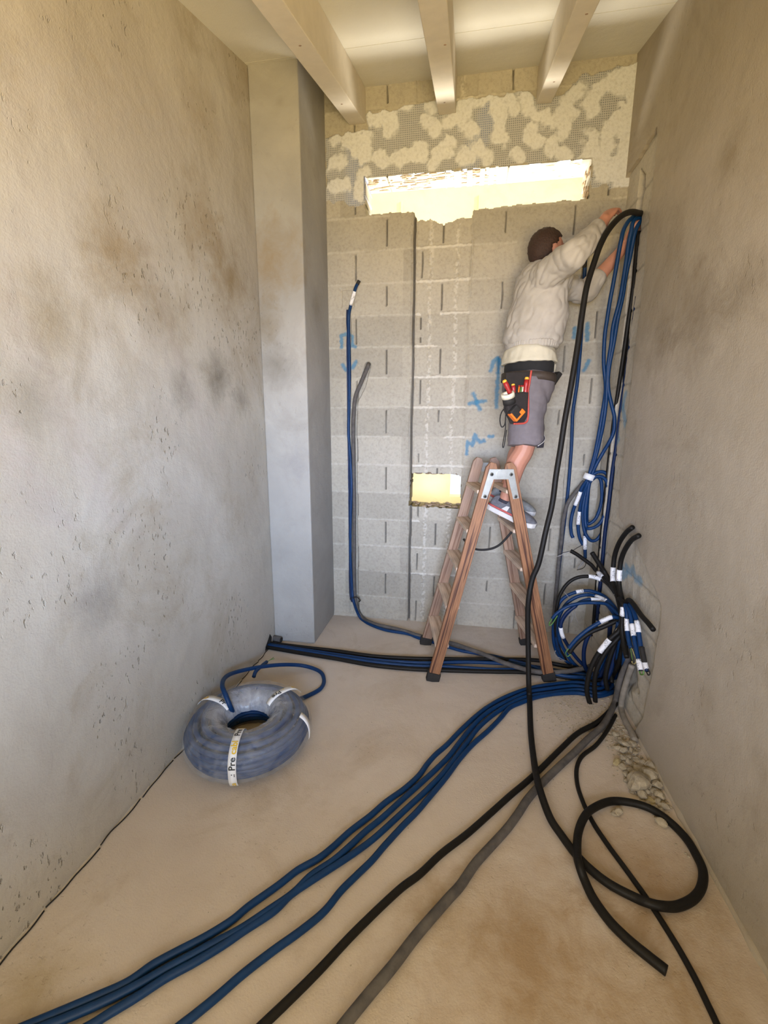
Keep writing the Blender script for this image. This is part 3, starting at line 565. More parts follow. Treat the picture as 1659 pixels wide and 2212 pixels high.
cable('electric_cable', 'leftmost of the four blue cables running over the floor to the lower left', 'blue_sheath', 0.0112,
 [(0.85,2.374,0.441),(0.86,2.425,0.268),(0.904,2.556,0.02),(0.812,2.475,0.012),(0.686,2.471,0.012),(0.523,2.414,0.012),(0.414,2.358,0.012),(0.313,2.283,0.012),(0.218,2.191,0.012),(0.135,2.086,0.012),(0.051,1.954,0.012),(-0.018,1.832,0.012),(-0.067,1.758,0.012),(-0.1,1.693,0.012),(-0.129,1.625,0.012),(-0.177,1.55,0.012),(-0.241,1.472,0.012),(-0.292,1.397,0.012),(-0.352,1.319,0.012),(-0.395,1.251,0.012),(-0.433,1.201,0.012),(-0.487,1.151,0.012),(-0.532,1.092,0.012),(-0.593,1.02,0.012),(-0.629,0.969,0.012),(-0.681,0.917,0.012),(-0.741,0.868,0.012),(-0.786,0.829,0.012),(-0.826,0.782,0.012),(-0.888,0.739,0.012),(-0.968,0.687,0.012),(-1.051,0.634,0.012),(-1.139,0.578,0.012)], group=GF)
cable('electric_cable', 'second blue cable from the left of the four on the floor', 'blue_sheath', 0.0112,
 [(0.86,2.373,0.429),(0.86,2.395,0.271),(0.909,2.54,0.03),(0.811,2.426,0.014),(0.676,2.429,0.014),(0.515,2.369,0.014),(0.409,2.319,0.014),(0.279,2.207,0.014),(0.187,2.112,0.014),(0.117,2.008,0.014),(0.043,1.862,0.014),(-0.007,1.757,0.014),(-0.069,1.656,0.014),(-0.124,1.574,0.014),(-0.182,1.489,0.014),(-0.247,1.392,0.014),(-0.296,1.327,0.014),(-0.337,1.263,0.014),(-0.38,1.202,0.014),(-0.437,1.141,0.014),(-0.475,1.077,0.014),(-0.528,1.018,0.014),(-0.59,0.953,0.014),(-0.645,0.908,0.014),(-0.704,0.859,0.014),(-0.753,0.818,0.014),(-0.802,0.775,0.014),(-0.851,0.738,0.014),(-0.918,0.694,0.014),(-0.99,0.651,0.014),(-1.082,0.595,0.014)], group=GF)
cable('electric_cable', 'third blue cable from the left of the four on the floor', 'blue_sheath', 0.0112,
 [(0.86,2.332,0.436),(0.86,2.353,0.28),(0.917,2.503,0.03),(0.807,2.373,0.02),(0.693,2.398,0.013),(0.534,2.338,0.013),(0.403,2.281,0.013),(0.3,2.196,0.013),(0.212,2.095,0.013),(0.132,1.98,0.013),(0.066,1.846,0.013),(0.015,1.74,0.013),(-0.033,1.646,0.013),(-0.095,1.547,0.013),(-0.153,1.462,0.013),(-0.216,1.369,0.013),(-0.265,1.3,0.013),(-0.318,1.239,0.013),(-0.374,1.181,0.013),(-0.431,1.124,0.013),(-0.479,1.072,0.013),(-0.513,1.016,0.013),(-0.577,0.951,0.013),(-0.616,0.909,0.013),(-0.673,0.856,0.013),(-0.729,0.81,0.013),(-0.779,0.759,0.013),(-0.826,0.716,0.013),(-0.856,0.687,0.013),(-0.929,0.631,0.013)], group=GF)
cable('electric_cable', 'blue cable that parts from the other three and leaves the floor view alone', 'blue_sheath', 0.0112,
 [(0.86,2.283,0.409),(0.86,2.267,0.275),(0.939,2.47,0.03),(0.88,2.415,0.012),(0.779,2.354,0.012),(0.686,2.367,0.012),(0.558,2.336,0.012),(0.453,2.287,0.012),(0.36,2.22,0.012),(0.297,2.165,0.012),(0.243,2.072,0.012),(0.18,1.97,0.012),(0.105,1.863,0.012),(0.044,1.758,0.012),(-0.017,1.632,0.012),(-0.08,1.516,0.012),(-0.119,1.446,0.012),(-0.162,1.38,0.012),(-0.216,1.289,0.012),(-0.25,1.227,0.012),(-0.29,1.168,0.012),(-0.327,1.112,0.012),(-0.362,1.043,0.012),(-0.413,0.981,0.012),(-0.472,0.92,0.012),(-0.529,0.856,0.012),(-0.571,0.801,0.012),(-0.609,0.755,0.012),(-0.634,0.727,0.012),(-0.673,0.681,0.012)], group=GF)
cable('electric_cable', 'straight black cable beside the four blue ones, crossing the floor to the bottom edge', 'black_sheath', 0.0120,
 [(0.86,2.294,0.338),(0.934,2.444,0.04),(0.852,2.289,0.02),(0.802,2.224,0.013),(0.713,2.119,0.013),(0.6,2.021,0.013),(0.496,1.895,0.013),(0.384,1.752,0.013),(0.309,1.662,0.013),(0.244,1.589,0.013),(0.159,1.488,0.013),(0.071,1.385,0.013),(-0.017,1.293,0.013),(-0.084,1.209,0.013),(-0.148,1.143,0.013),(-0.252,1.01,0.013),(-0.33,0.898,0.013),(-0.382,0.829,0.013),(-0.431,0.767,0.013),(-0.482,0.702,0.013)])
cable('conduit', 'dusty grey conduit crossing the floor between the straight black cable and the loop', 'dusty_grey', 0.0150,
 [(0.87,2.3,0.323),(0.87,2.25,0.294),(0.86,2.268,0.212),(0.85,2.275,0.135),(0.857,2.308,0.03),(0.801,2.208,0.016),(0.734,2.098,0.016),(0.631,1.977,0.016),(0.553,1.881,0.016),(0.45,1.76,0.016),(0.37,1.662,0.016),(0.309,1.579,0.016),(0.265,1.506,0.016),(0.215,1.429,0.016),(0.15,1.344,0.016),(0.097,1.274,0.016),(0.047,1.191,0.016),(0.006,1.138,0.016),(-0.077,1.026,0.016),(-0.132,0.942,0.016),(-0.187,0.866,0.016),(-0.232,0.801,0.016),(-0.276,0.732,0.016)], cat='conduit')
cable('conduit', 'pale dusty conduit standing against the right wall and ending in the rubble', 'pale_grey_pipe', 0.0145,
 [(0.872,2.199,0.297),(0.872,2.23,0.212),(0.872,2.262,0.098),(0.873,2.267,0.016),(0.857,2.17,0.016),(0.857,2.086,0.016),(0.852,2.011,0.016)], cat='conduit')
cable('electric_cable', 'thin black cable passing under the big loop to the lower right', 'black_sheath', 0.0088,
 [(0.827,2.204,0.009),(0.773,2.111,0.009),(0.719,2.028,0.009),(0.658,1.947,0.009),(0.585,1.872,0.009),(0.544,1.795,0.009),(0.524,1.705,0.009),(0.523,1.618,0.009),(0.535,1.526,0.009),(0.56,1.441,0.009),(0.593,1.354,0.009),(0.625,1.267,0.009),(0.643,1.206,0.009),(0.662,1.131,0.009),(0.674,1.06,0.009),(0.679,1.0,0.009),(0.681,0.967,0.009),(0.683,0.917,0.009)])
cable('electric_cable', 'thick black cable arching from the wall slot and ending in a floor loop', 'black_sheath', 0.0142,
 [(0.949,2.9,2.572),(0.918,2.88,2.582),(0.864,2.8,2.56),(0.804,2.7,2.528),(0.753,2.62,2.492),(0.709,2.56,2.453),(0.673,2.52,2.413),(0.648,2.5,2.379),(0.627,2.48,2.343),(0.604,2.46,2.29),(0.589,2.45,2.239),(0.573,2.44,2.182),(0.553,2.42,2.1),(0.542,2.41,1.985),(0.533,2.4,1.857),(0.523,2.39,1.749),(0.508,2.38,1.598),(0.494,2.37,1.473),(0.484,2.36,1.355),(0.471,2.35,1.214),(0.462,2.34,1.074),(0.439,2.33,0.93),(0.415,2.32,0.765),(0.389,2.32,0.675),(0.376,2.31,0.567),(0.378,2.31,0.463),(0.391,2.3,0.281),(0.401,2.27,0.106),(0.408,2.247,0.022),(0.377,1.977,0.016),(0.357,1.72,0.036),(0.356,1.59,0.05),(0.376,1.492,0.03),(0.409,1.432,0.016),(0.442,1.366,0.016),(0.48,1.317,0.016),(0.526,1.279,0.016),(0.587,1.251,0.016),(0.619,1.232,0.026),(0.658,1.229,0.026),(0.71,1.246,0.016),(0.769,1.279,0.016),(0.814,1.325,0.016),(0.844,1.382,0.016),(0.85,1.439,0.016),(0.845,1.504,0.016),(0.816,1.57,0.016),(0.768,1.617,0.016),(0.702,1.633,0.016),(0.629,1.625,0.016),(0.548,1.564,0.03),(0.503,1.516,0.03),(0.467,1.451,0.02),(0.438,1.348,0.04),(0.434,1.302,0.045),(0.444,1.274,0.025),(0.459,1.224,0.016),(0.488,1.165,0.016),(0.525,1.122,0.016),(0.564,1.089,0.016),(0.603,1.059,0.016)], cat='cable')
# bundle along the floor from the hole in the left wall
GB = 'cables lying along the foot of the back of the room'
cable('electric_cable', 'black cable at the back of the bundle running from the left wall hole', 'black_sheath', 0.0125, [(-1.311,2.61,0.014),(-1.257,2.593,0.014),(-1.015,2.58,0.014),(-0.759,2.57,0.014),(-0.512,2.55,0.014),(-0.276,2.564,0.014),(-0.123,2.586,0.014),(0.055,2.613,0.014),(0.245,2.647,0.014),(0.449,2.678,0.014),(0.546,2.679,0.014),(0.614,2.658,0.014),(0.717,2.634,0.014),(0.798,2.596,0.014),(0.867,2.542,0.03),(0.86,2.395,0.175),(0.86,2.348,0.309),(0.86,2.329,0.424)], group=GB)
cable('electric_cable', 'upper blue cable of the bundle running from the left wall hole', 'blue_sheath', 0.0110, [(-1.301,2.588,0.016),(-1.247,2.572,0.016),(-1.003,2.547,0.016),(-0.745,2.522,0.016),(-0.502,2.502,0.016),(-0.27,2.511,0.016),(-0.134,2.53,0.016),(0.052,2.575,0.016),(0.242,2.598,0.016),(0.425,2.604,0.016),(0.579,2.584,0.016),(0.706,2.561,0.016),(0.827,2.535,0.03),(0.893,2.572,0.03),(0.86,2.41,0.221),(0.86,2.383,0.371),(0.86,2.363,0.487)], group=GB)
cable('electric_cable', 'lower blue cable of the bundle running from the left wall hole', 'blue_sheath', 0.0110, [(-1.289,2.563,0.02),(-1.238,2.553,0.02),(-0.994,2.523,0.02),(-0.737,2.493,0.02),(-0.496,2.469,0.02),(-0.266,2.474,0.016),(-0.056,2.501,0.016),(0.091,2.512,0.016),(0.237,2.523,0.016),(0.383,2.549,0.016),(0.494,2.574,0.016),(0.631,2.578,0.016),(0.785,2.565,0.016),(0.877,2.534,0.03),(0.86,2.376,0.213),(0.86,2.347,0.35),(0.86,2.34,0.458)], group=GB)
cable('electric_cable', 'black cable at the front of the bundle running from the left wall hole', 'black_sheath', 0.0125, [(-1.283,2.55,0.014),(-1.238,2.539,0.014),(-0.988,2.505,0.014),(-0.732,2.476,0.014),(-0.49,2.442,0.014),(-0.262,2.441,0.014),(-0.115,2.457,0.014),(0.017,2.471,0.014),(0.236,2.5,0.014),(0.415,2.527,0.014),(0.555,2.522,0.014),(0.69,2.512,0.014),(0.794,2.521,0.014),(0.873,2.505,0.03),(0.86,2.344,0.204),(0.86,2.312,0.329),(0.86,2.305,0.436)], group=GB)
cable('electric_cable', 'blue cable rising in the left wall slot with a white label near its tip', 'blue_sheath', 0.0105,
 [(-0.704,3.05,2.363),(-0.727,3.07,2.336),(-0.748,3.09,2.291),(-0.775,3.12,2.236),(-0.796,3.148,2.161),(-0.795,3.148,1.981),(-0.794,3.148,1.828),(-0.799,3.145,1.576),(-0.804,3.14,1.402),(-0.79,3.13,1.212),(-0.782,3.12,1.022),(-0.792,3.12,0.756),(-0.796,3.12,0.482),(-0.782,3.11,0.222),(-0.764,3.08,0.142),(-0.718,3.094,0.012),(-0.618,2.992,0.012),(-0.489,2.924,0.012),(-0.331,2.895,0.012),(-0.248,2.848,0.012),(-0.137,2.801,0.012),(0.028,2.729,0.012),(0.141,2.707,0.012),(0.248,2.691,0.012),(0.356,2.654,0.012),(0.437,2.629,0.012),(0.508,2.548,0.03),(0.64,2.501,0.03),(0.821,2.515,0.03)], sleeves=[((-0.736,3.08,2.322), (-0.771,3.115,2.246))], ends=[([(-0.698,3.05,2.373),(-0.71,3.05,2.352)], 'black_rubber')])
cable('electric_cable', 'dark blue cable beside the labelled one in the left wall slot', 'dark_blue_sheath', 0.0088, [(-0.804,3.155,2.222),(-0.808,3.155,2.133),(-0.811,3.155,1.952),(-0.81,3.155,1.704),(-0.813,3.155,1.512),(-0.812,3.155,1.316),(-0.808,3.155,1.047),(-0.812,3.155,0.769),(-0.812,3.155,0.481),(-0.801,3.13,0.194),(-0.78,3.1,0.133)])
cable('conduit', 'dusty grey conduit hanging from the round hole in the block wall down to the floor', 'dusty_grey', 0.0140,
 [(-0.662,3.18,1.882),(-0.658,3.13,1.854),(-0.671,3.13,1.824),(-0.708,3.13,1.742),(-0.748,3.13,1.648),(-0.763,3.13,1.525),(-0.767,3.13,1.403),(-0.766,3.13,1.149),(-0.765,3.13,0.888),(-0.768,3.13,0.617),(-0.771,3.13,0.338),(-0.76,3.11,0.156),(-0.718,3.11,0.02),(-0.594,2.994,0.02),(-0.427,2.941,0.02),(-0.333,2.907,0.02),(-0.24,2.861,0.02),(-0.028,2.799,0.02),(0.069,2.726,0.034),(0.182,2.663,0.034),(0.296,2.563,0.045),(0.411,2.51,0.045),(0.513,2.493,0.045),(0.657,2.529,0.045),(0.749,2.568,0.05),(0.814,2.611,0.05),(0.85,2.49,0.175)], cat='conduit')
ct = M(); ct.tube(spline([(-0.795,3.09,0.158), (-0.741,3.075,0.183), (-0.716,3.09,0.153), (-0.734,3.12,0.128)]), 0.004, 6); tag(obj('cable_tie', ct, 'black_rubber'), 'black clip holding the cables to the block wall above the floor', 'cable tie')
pp = M(); P_ = [Vector(p_) for p_ in [(-1.248,2.649,0.024),(-1.163,2.631,0.024)]]; pp.tube(P_, 0.021, 18); o = obj('pipe_stub', pp, 'dusty_grey'); tag(o, 'short grey pipe stub lying at the foot of the pillar', 'pipe')
pp2 = M(); dd = (P_[1] - P_[0]).normalized(); pp2.tube([P_[1], P_[1] + dd * 0.002], 0.016, 18); obj('bore', pp2, 'black_rubber', o)
nk = M(); nk.add([(LX + 0.001, 2.50, 0.0), (LX + 0.001, 2.60, 0.0), (LX + 0.001, 2.61, 0.05), (LX + 0.001, 2.585, 0.085), (LX + 0.001, 2.555, 0.06), (LX + 0.001, 2.51, 0.03)], [(0, 1, 2, 3, 4, 5)]); struct(obj('hole_shade', nk, 'black_rubber'))  # flat black sheet painted for the dark inside of the wall hole

# right side: hanging blue cables, chase cables
GH = 'blue cables hanging from the wall chase'
cable('electric_cable', 'leftmost blue cable hanging from the high end of the wall chase', 'blue_sheath', 0.0108,
 [(0.926,2.9,2.569),(0.882,2.87,2.578),(0.84,2.83,2.545),(0.819,2.82,2.518),(0.806,2.82,2.485),(0.801,2.82,2.445),(0.799,2.83,2.401),(0.798,2.84,2.354),(0.794,2.86,2.24),(0.791,2.88,2.154),(0.791,2.9,2.068),(0.792,2.92,1.966),(0.806,2.94,1.827),(0.831,2.95,1.703),(0.837,2.96,1.637),(0.833,2.97,1.514),(0.828,2.98,1.402),(0.82,2.99,1.287),(0.809,3.0,1.199),(0.796,3.0,1.128),(0.772,3.02,1.071),(0.758,3.04,0.995),(0.739,3.06,0.907),(0.731,3.06,0.822),(0.74,3.06,0.752),(0.752,3.05,0.724)], group=GH, sleeves=[((0.766,3.03,1.039), (0.75,3.05,0.95))], wires=[([(0.748,3.05,0.73),(0.761,3.05,0.718),(0.751,3.05,0.736)], 'grey_wire', 0.002)])
cable('electric_cable', 'middle blue cable hanging from the wall chase, tied in a coil', 'blue_sheath', 0.0108,
 [(0.927,2.9,2.56),(0.89,2.86,2.56),(0.858,2.84,2.537),(0.852,2.84,2.488),(0.849,2.85,2.435),(0.849,2.86,2.357),(0.847,2.87,2.267),(0.842,2.88,2.157),(0.827,2.9,2.029),(0.828,2.91,1.928),(0.828,2.93,1.804),(0.836,2.94,1.702),(0.844,2.95,1.595),(0.843,2.96,1.472),(0.837,2.98,1.359),(0.825,2.99,1.258),(0.809,3.0,1.17),(0.796,3.0,1.098),(0.784,3.02,1.029),(0.777,3.04,0.94),(0.775,3.05,0.863),(0.777,3.05,0.798),(0.792,3.05,0.729),(0.817,3.05,0.679)], group=GH, sleeves=[((0.773,3.045,0.902), (0.776,3.05,0.82))])
cable('electric_cable', 'right blue cable hanging from the chase that bows out above the tie', 'blue_sheath', 0.0108,
 [(0.933,2.9,2.551),(0.901,2.86,2.542),(0.877,2.85,2.494),(0.871,2.86,2.43),(0.868,2.87,2.36),(0.861,2.88,2.281),(0.858,2.89,2.176),(0.847,2.9,2.056),(0.842,2.91,1.932),(0.835,2.93,1.781),(0.846,2.94,1.676),(0.873,2.94,1.584),(0.896,2.94,1.511),(0.901,2.94,1.429),(0.887,2.95,1.367),(0.862,2.97,1.298),(0.836,2.98,1.231),(0.817,2.99,1.165),(0.807,3.0,1.096),(0.801,3.0,0.976),(0.808,3.01,0.864),(0.817,3.02,0.75),(0.828,3.03,0.656),(0.834,3.03,0.593)], group=GH, sleeves=[((0.818,3.02,0.747), (0.828,3.03,0.66))],
 wires=[([(0.831,3.03,0.593),(0.819,3.03,0.563),(0.796,3.03,0.526),(0.799,3.03,0.52),(0.82,3.03,0.547),(0.834,3.03,0.593)], 'grey_wire', 0.0022), ([(0.837,3.03,0.593),(0.841,3.03,0.548),(0.823,3.03,0.521),(0.789,3.03,0.509)], 'black_rubber', 0.0022)])
GC = 'coiled blue loops below the white tie'
cable('electric_cable', 'outer blue loop of the small coil tied below the hanging cables', 'blue_sheath', 0.0105, [(0.8,2.99,1.112),(0.826,2.99,1.159),(0.866,2.99,1.175),(0.9,2.99,1.161),(0.921,2.99,1.109),(0.926,2.99,1.035),(0.92,2.99,0.927),(0.916,2.99,0.818),(0.89,2.99,0.743),(0.852,2.99,0.725),(0.818,2.99,0.758),(0.801,3.01,0.808),(0.786,3.01,0.918),(0.79,3.01,1.001),(0.802,3.01,1.082)], group=GC)
cable('electric_cable', 'middle blue loop of the small coil tied below the hanging cables', 'blue_sheath', 0.0105, [(0.798,2.97,1.108),(0.833,2.97,1.144),(0.874,2.97,1.142),(0.905,2.97,1.1),(0.917,2.97,0.985),(0.906,2.97,0.898),(0.876,2.97,0.836),(0.828,2.97,0.81),(0.809,2.99,0.822),(0.798,3.0,0.915),(0.8,3.0,1.021)], group=GC)
cable('electric_cable', 'inner blue loop of the small coil tied below the hanging cables', 'blue_sheath', 0.0105, [(0.814,3.01,1.109),(0.847,3.01,1.14),(0.874,3.01,1.123),(0.887,3.01,1.067),(0.893,3.01,0.977),(0.874,3.01,0.882),(0.841,3.01,0.838),(0.821,3.02,0.841),(0.815,3.03,0.94),(0.813,3.03,1.047)], group=GC)
tb = M(); tb.tube([(0.803,2.985,1.159), (0.792,2.985,1.124)], 0.034, 20); o = obj('tie_wrap', tb, 'white_tape'); o.scale = (1, 1, 1); tag(o, 'white tape wrapped round the bundle of hanging blue cables', 'tape')
cable('electric_cable', 'blue cable rising in the narrow slot behind the worker', 'blue_sheath', 0.0108,
 [(0.685,3.08,2.447),(0.691,3.1,2.379),(0.703,3.135,2.244),(0.712,3.14,2.028),(0.712,3.13,1.877),(0.711,3.13,1.73),(0.705,3.13,1.635),(0.7,3.13,1.518),(0.709,3.13,1.339),(0.711,3.13,1.218),(0.712,3.13,1.066),(0.71,3.13,0.94),(0.706,3.13,0.805),(0.701,3.13,0.641),(0.696,3.13,0.439),(0.693,3.13,0.267),(0.695,3.13,0.127),(0.702,3.13,-0.015)], ends=[([(0.684,3.08,2.452),(0.688,3.095,2.395)], 'black_rubber')])
cable('conduit', 'dark dusty conduit curving down from the coil to the heap', 'dusty_grey', 0.0125, [(0.788,3.05,1.104),(0.763,3.05,1.066),(0.733,3.05,1.02),(0.7,3.05,0.96),(0.685,3.05,0.891),(0.679,3.05,0.793),(0.68,3.05,0.707),(0.676,3.05,0.636),(0.674,3.05,0.551),(0.674,3.05,0.432),(0.673,3.05,0.298),(0.675,3.05,0.144),(0.696,3.05,-0.011),(0.729,3.05,-0.114)], cat='conduit')
cable('electric_cable', 'glossy black cable at the left side of the corner chase', 'black_sheath', 0.0115, [(0.905,2.884,2.501),(0.905,2.885,2.351),(0.905,2.878,2.219),(0.905,2.898,2.054),(0.905,2.926,1.831),(0.905,2.963,1.569),(0.905,2.978,1.374),(0.905,2.984,1.203),(0.905,2.981,0.968),(0.905,2.978,0.756),(0.905,2.976,0.57),(0.905,2.964,0.35),(0.904,2.95,0.193),(0.914,2.95,-0.007)])
cable('electric_cable', 'dark blue cable at the right side of the corner chase', 'dark_blue_sheath', 0.0115, [(0.91,2.811,2.154),(0.91,2.828,1.966),(0.91,2.846,1.796),(0.91,2.88,1.566),(0.91,2.892,1.35),(0.91,2.913,1.181),(0.91,2.918,0.979),(0.91,2.932,0.798),(0.91,2.924,0.602),(0.91,2.916,0.37),(0.909,2.9,0.216)])
cable('electric_cable', 'black cable between its two neighbours deep in the corner chase', 'black_sheath', 0.0100, [(0.93,2.915,2.371),(0.93,2.918,2.18),(0.93,2.928,1.959),(0.93,2.948,1.781),(0.93,2.976,1.542),(0.93,2.989,1.318),(0.93,3.002,1.114),(0.93,3.017,0.901),(0.93,3.013,0.686),(0.93,3.001,0.467)])
cable('conduit', 'short grey brown conduit end in the chase below the hands', 'pale_grey_pipe', 0.0105, [(0.947,3.0,2.53),(0.944,3.0,2.494),(0.941,3.0,2.434),(0.936,3.0,2.386)], cat='conduit')

# the heap of labelled tails at the corner
def tail(label, mat, pts, sl=(), r=0.0105, **k): return cable('cable_tail', label, mat, r, pts, sleeves=sl, **k)
tail('tall black cable tail with a split end, left of the two bending to the right', 'black_sheath', [(0.86,2.366,0.962),(0.86,2.443,0.914),(0.86,2.52,0.841),(0.86,2.564,0.765),(0.86,2.572,0.695),(0.86,2.554,0.614),(0.86,2.512,0.583),(0.86,2.456,0.552),(0.86,2.389,0.501),(0.86,2.31,0.408),(0.86,2.263,0.303),(0.925,2.472,0.05)], [((0.86,2.57,0.688), (0.86,2.545,0.612))], r=0.0125)
tail('tall black cable tail, right of the two bending to the right', 'black_sheath', [(0.855,2.261,0.945),(0.855,2.339,0.904),(0.855,2.405,0.842),(0.855,2.447,0.777),(0.855,2.457,0.717),(0.855,2.449,0.647),(0.855,2.421,0.605),(0.855,2.381,0.569),(0.855,2.331,0.501),(0.855,2.266,0.404),(0.928,2.45,0.05)], [((0.855,2.462,0.71), (0.855,2.441,0.647))], r=0.0125)
tail('black cable tail slanting down to the right over the bare blocks', 'black_sheath', [(0.85,2.311,0.509),(0.85,2.315,0.563),(0.85,2.277,0.609),(0.85,2.209,0.613),(0.85,2.112,0.601),(0.85,2.031,0.6),(0.85,1.974,0.596)], r=0.0115)
tail('black cable tail slanting up left with loose grey wires', 'black_sheath', [(0.671,2.75,0.717),(0.705,2.75,0.698),(0.741,2.75,0.674),(0.795,2.75,0.636),(0.824,2.75,0.603),(0.846,2.65,0.587),(0.869,2.6,0.562),(0.867,2.5,0.551),(0.872,2.45,0.529),(0.873,2.4,0.518),(0.883,2.4,0.445)], [((0.821,2.73,0.606), (0.844,2.66,0.589)), ((0.867,2.5,0.551), (0.871,2.41,0.524))], r=0.0115,
  wires=[([(0.674,2.75,0.717),(0.643,2.75,0.703),(0.618,2.75,0.687),(0.592,2.75,0.674)], 'grey_wire', 0.002), ([(0.674,2.75,0.717),(0.625,2.75,0.702),(0.599,2.75,0.689)], 'black_rubber', 0.002), ([(0.674,2.75,0.714),(0.704,2.75,0.736),(0.729,2.75,0.754)], 'black_rubber', 0.002)])
tail('thick black cable tail pointing steeply up beside the chase', 'black_sheath', [(0.764,2.65,0.74),(0.79,2.65,0.702),(0.816,2.65,0.664),(0.843,2.65,0.626),(0.862,2.6,0.587),(0.866,2.5,0.562),(0.864,2.42,0.54)], r=0.0135)
tail('black cable tail arching over the blue rings with a white label at its crown', 'black_sheath', [(0.687,2.7,0.026),(0.636,2.7,0.115),(0.608,2.7,0.268),(0.611,2.7,0.405),(0.632,2.7,0.481),(0.667,2.7,0.537),(0.715,2.7,0.569),(0.771,2.7,0.579),(0.808,2.7,0.575),(0.843,2.7,0.563),(0.856,2.65,0.565),(0.865,2.55,0.556),(0.864,2.45,0.536),(0.874,2.4,0.471)], [((0.771,2.7,0.579), (0.843,2.7,0.563))], r=0.0105)
GR = 'labelled blue tails looped in rings beside the corner'
tail('outermost blue ring of the cable heap in the corner', 'blue_sheath', [(0.89,2.5,0.441),(0.874,2.6,0.466),(0.857,2.7,0.468),(0.791,2.75,0.47),(0.699,2.75,0.445),(0.636,2.75,0.386),(0.612,2.75,0.276),(0.612,2.75,0.166),(0.633,2.75,0.066),(0.681,2.75,-0.003),(0.753,2.75,-0.037)], [((0.77,2.75,0.469), (0.72,2.75,0.453))], group=GR)
tail('second blue ring of the cable heap with a label at its upper right', 'blue_sheath', [(0.884,2.45,0.436),(0.867,2.6,0.46),(0.824,2.7,0.457),(0.774,2.7,0.462),(0.715,2.7,0.443),(0.658,2.7,0.39),(0.623,2.7,0.291),(0.621,2.7,0.176),(0.654,2.7,0.07),(0.705,2.7,0.006),(0.783,2.7,-0.034)], [((0.857,2.62,0.463), (0.824,2.7,0.457))], group=GR)
tail('third blue ring of the cable heap with a wide label on top', 'blue_sheath', [(0.882,2.45,0.408),(0.861,2.55,0.447),(0.844,2.65,0.449),(0.782,2.65,0.453),(0.73,2.65,0.435),(0.682,2.65,0.387),(0.635,2.65,0.309),(0.625,2.65,0.202),(0.662,2.65,0.114),(0.725,2.65,0.03),(0.787,2.65,-0.013)], [((0.856,2.62,0.451), (0.785,2.65,0.453))], group=GR)
tail('blue tail sweeping left across the rings to a green tipped end', 'blue_sheath', [(0.878,2.45,0.449),(0.844,2.55,0.468),(0.792,2.6,0.454),(0.717,2.6,0.446),(0.645,2.6,0.42),(0.591,2.6,0.375),(0.565,2.6,0.338)], r=0.0095, wires=[([(0.568,2.6,0.341),(0.552,2.6,0.31),(0.553,2.6,0.292),(0.568,2.6,0.305),(0.593,2.6,0.358)], 'green_yellow_wire', 0.0035)], group=GR)
tail('dark blue inner ring of the cable heap with a low white label', 'dark_blue_sheath', [(0.693,2.6,0.43),(0.643,2.6,0.379),(0.617,2.6,0.315),(0.628,2.6,0.242),(0.671,2.6,0.166),(0.724,2.6,0.095),(0.798,2.6,0.024)], [((0.609,2.6,0.285), (0.637,2.6,0.222))])
tail('dark blue tail curving upright inside the rings', 'dark_blue_sheath', [(0.802,2.55,0.335),(0.771,2.55,0.292),(0.751,2.55,0.235),(0.745,2.55,0.161),(0.76,2.55,0.074),(0.807,2.55,0.013)], r=0.012)
tail('dark blue tail curving upright right of the ring centre', 'dark_blue_sheath', [(0.858,2.5,0.424),(0.854,2.5,0.369),(0.857,2.5,0.285),(0.855,2.5,0.199),(0.847,2.5,0.112),(0.83,2.5,0.046)], r=0.012)
tail('blue tail with a marked label reaching down left over a black one', 'blue_sheath', [(0.873,2.42,0.448),(0.836,2.42,0.451),(0.804,2.42,0.437),(0.762,2.42,0.407),(0.712,2.42,0.364),(0.668,2.42,0.314),(0.644,2.42,0.278),(0.627,2.42,0.248)], [((0.831,2.42,0.45), (0.776,2.42,0.416))], wires=[([(0.627,2.42,0.248),(0.613,2.42,0.219),(0.624,2.42,0.197),(0.642,2.42,0.216)], 'green_yellow_wire', 0.0025)])
tail('black tail reaching down left just under a labelled blue one', 'black_sheath', [(0.885,2.42,0.441),(0.854,2.42,0.428),(0.795,2.42,0.391),(0.734,2.42,0.355),(0.685,2.42,0.307),(0.653,2.42,0.262),(0.632,2.42,0.221)], r=0.012)
tail('black tail with a hand marked white label bending down to the floor', 'black_sheath', [(0.845,2.3,0.463),(0.828,2.3,0.425),(0.811,2.3,0.403),(0.793,2.3,0.381),(0.77,2.3,0.342),(0.745,2.3,0.295),(0.721,2.3,0.231),(0.707,2.3,0.152),(0.708,2.3,0.064),(0.741,2.3,-0.037)], [((0.789,2.3,0.378), (0.75,2.3,0.306))], r=0.0125)
tail('shorter black tail hanging beside the longer one with the marked label', 'black_sheath', [(0.858,2.32,0.413),(0.833,2.32,0.374),(0.794,2.32,0.313),(0.763,2.32,0.235),(0.748,2.32,0.168),(0.748,2.32,0.094),(0.762,2.32,-0.004)], r=0.0125)
tail('black tail bending at the top with a white label, in the middle of the heap', 'black_sheath', [(0.84,2.372,0.579),(0.84,2.32,0.57),(0.84,2.304,0.542),(0.84,2.301,0.487),(0.84,2.283,0.432),(0.84,2.239,0.379),(0.84,2.188,0.343)], [((0.84,2.308,0.555), (0.84,2.308,0.51))], r=0.0125)
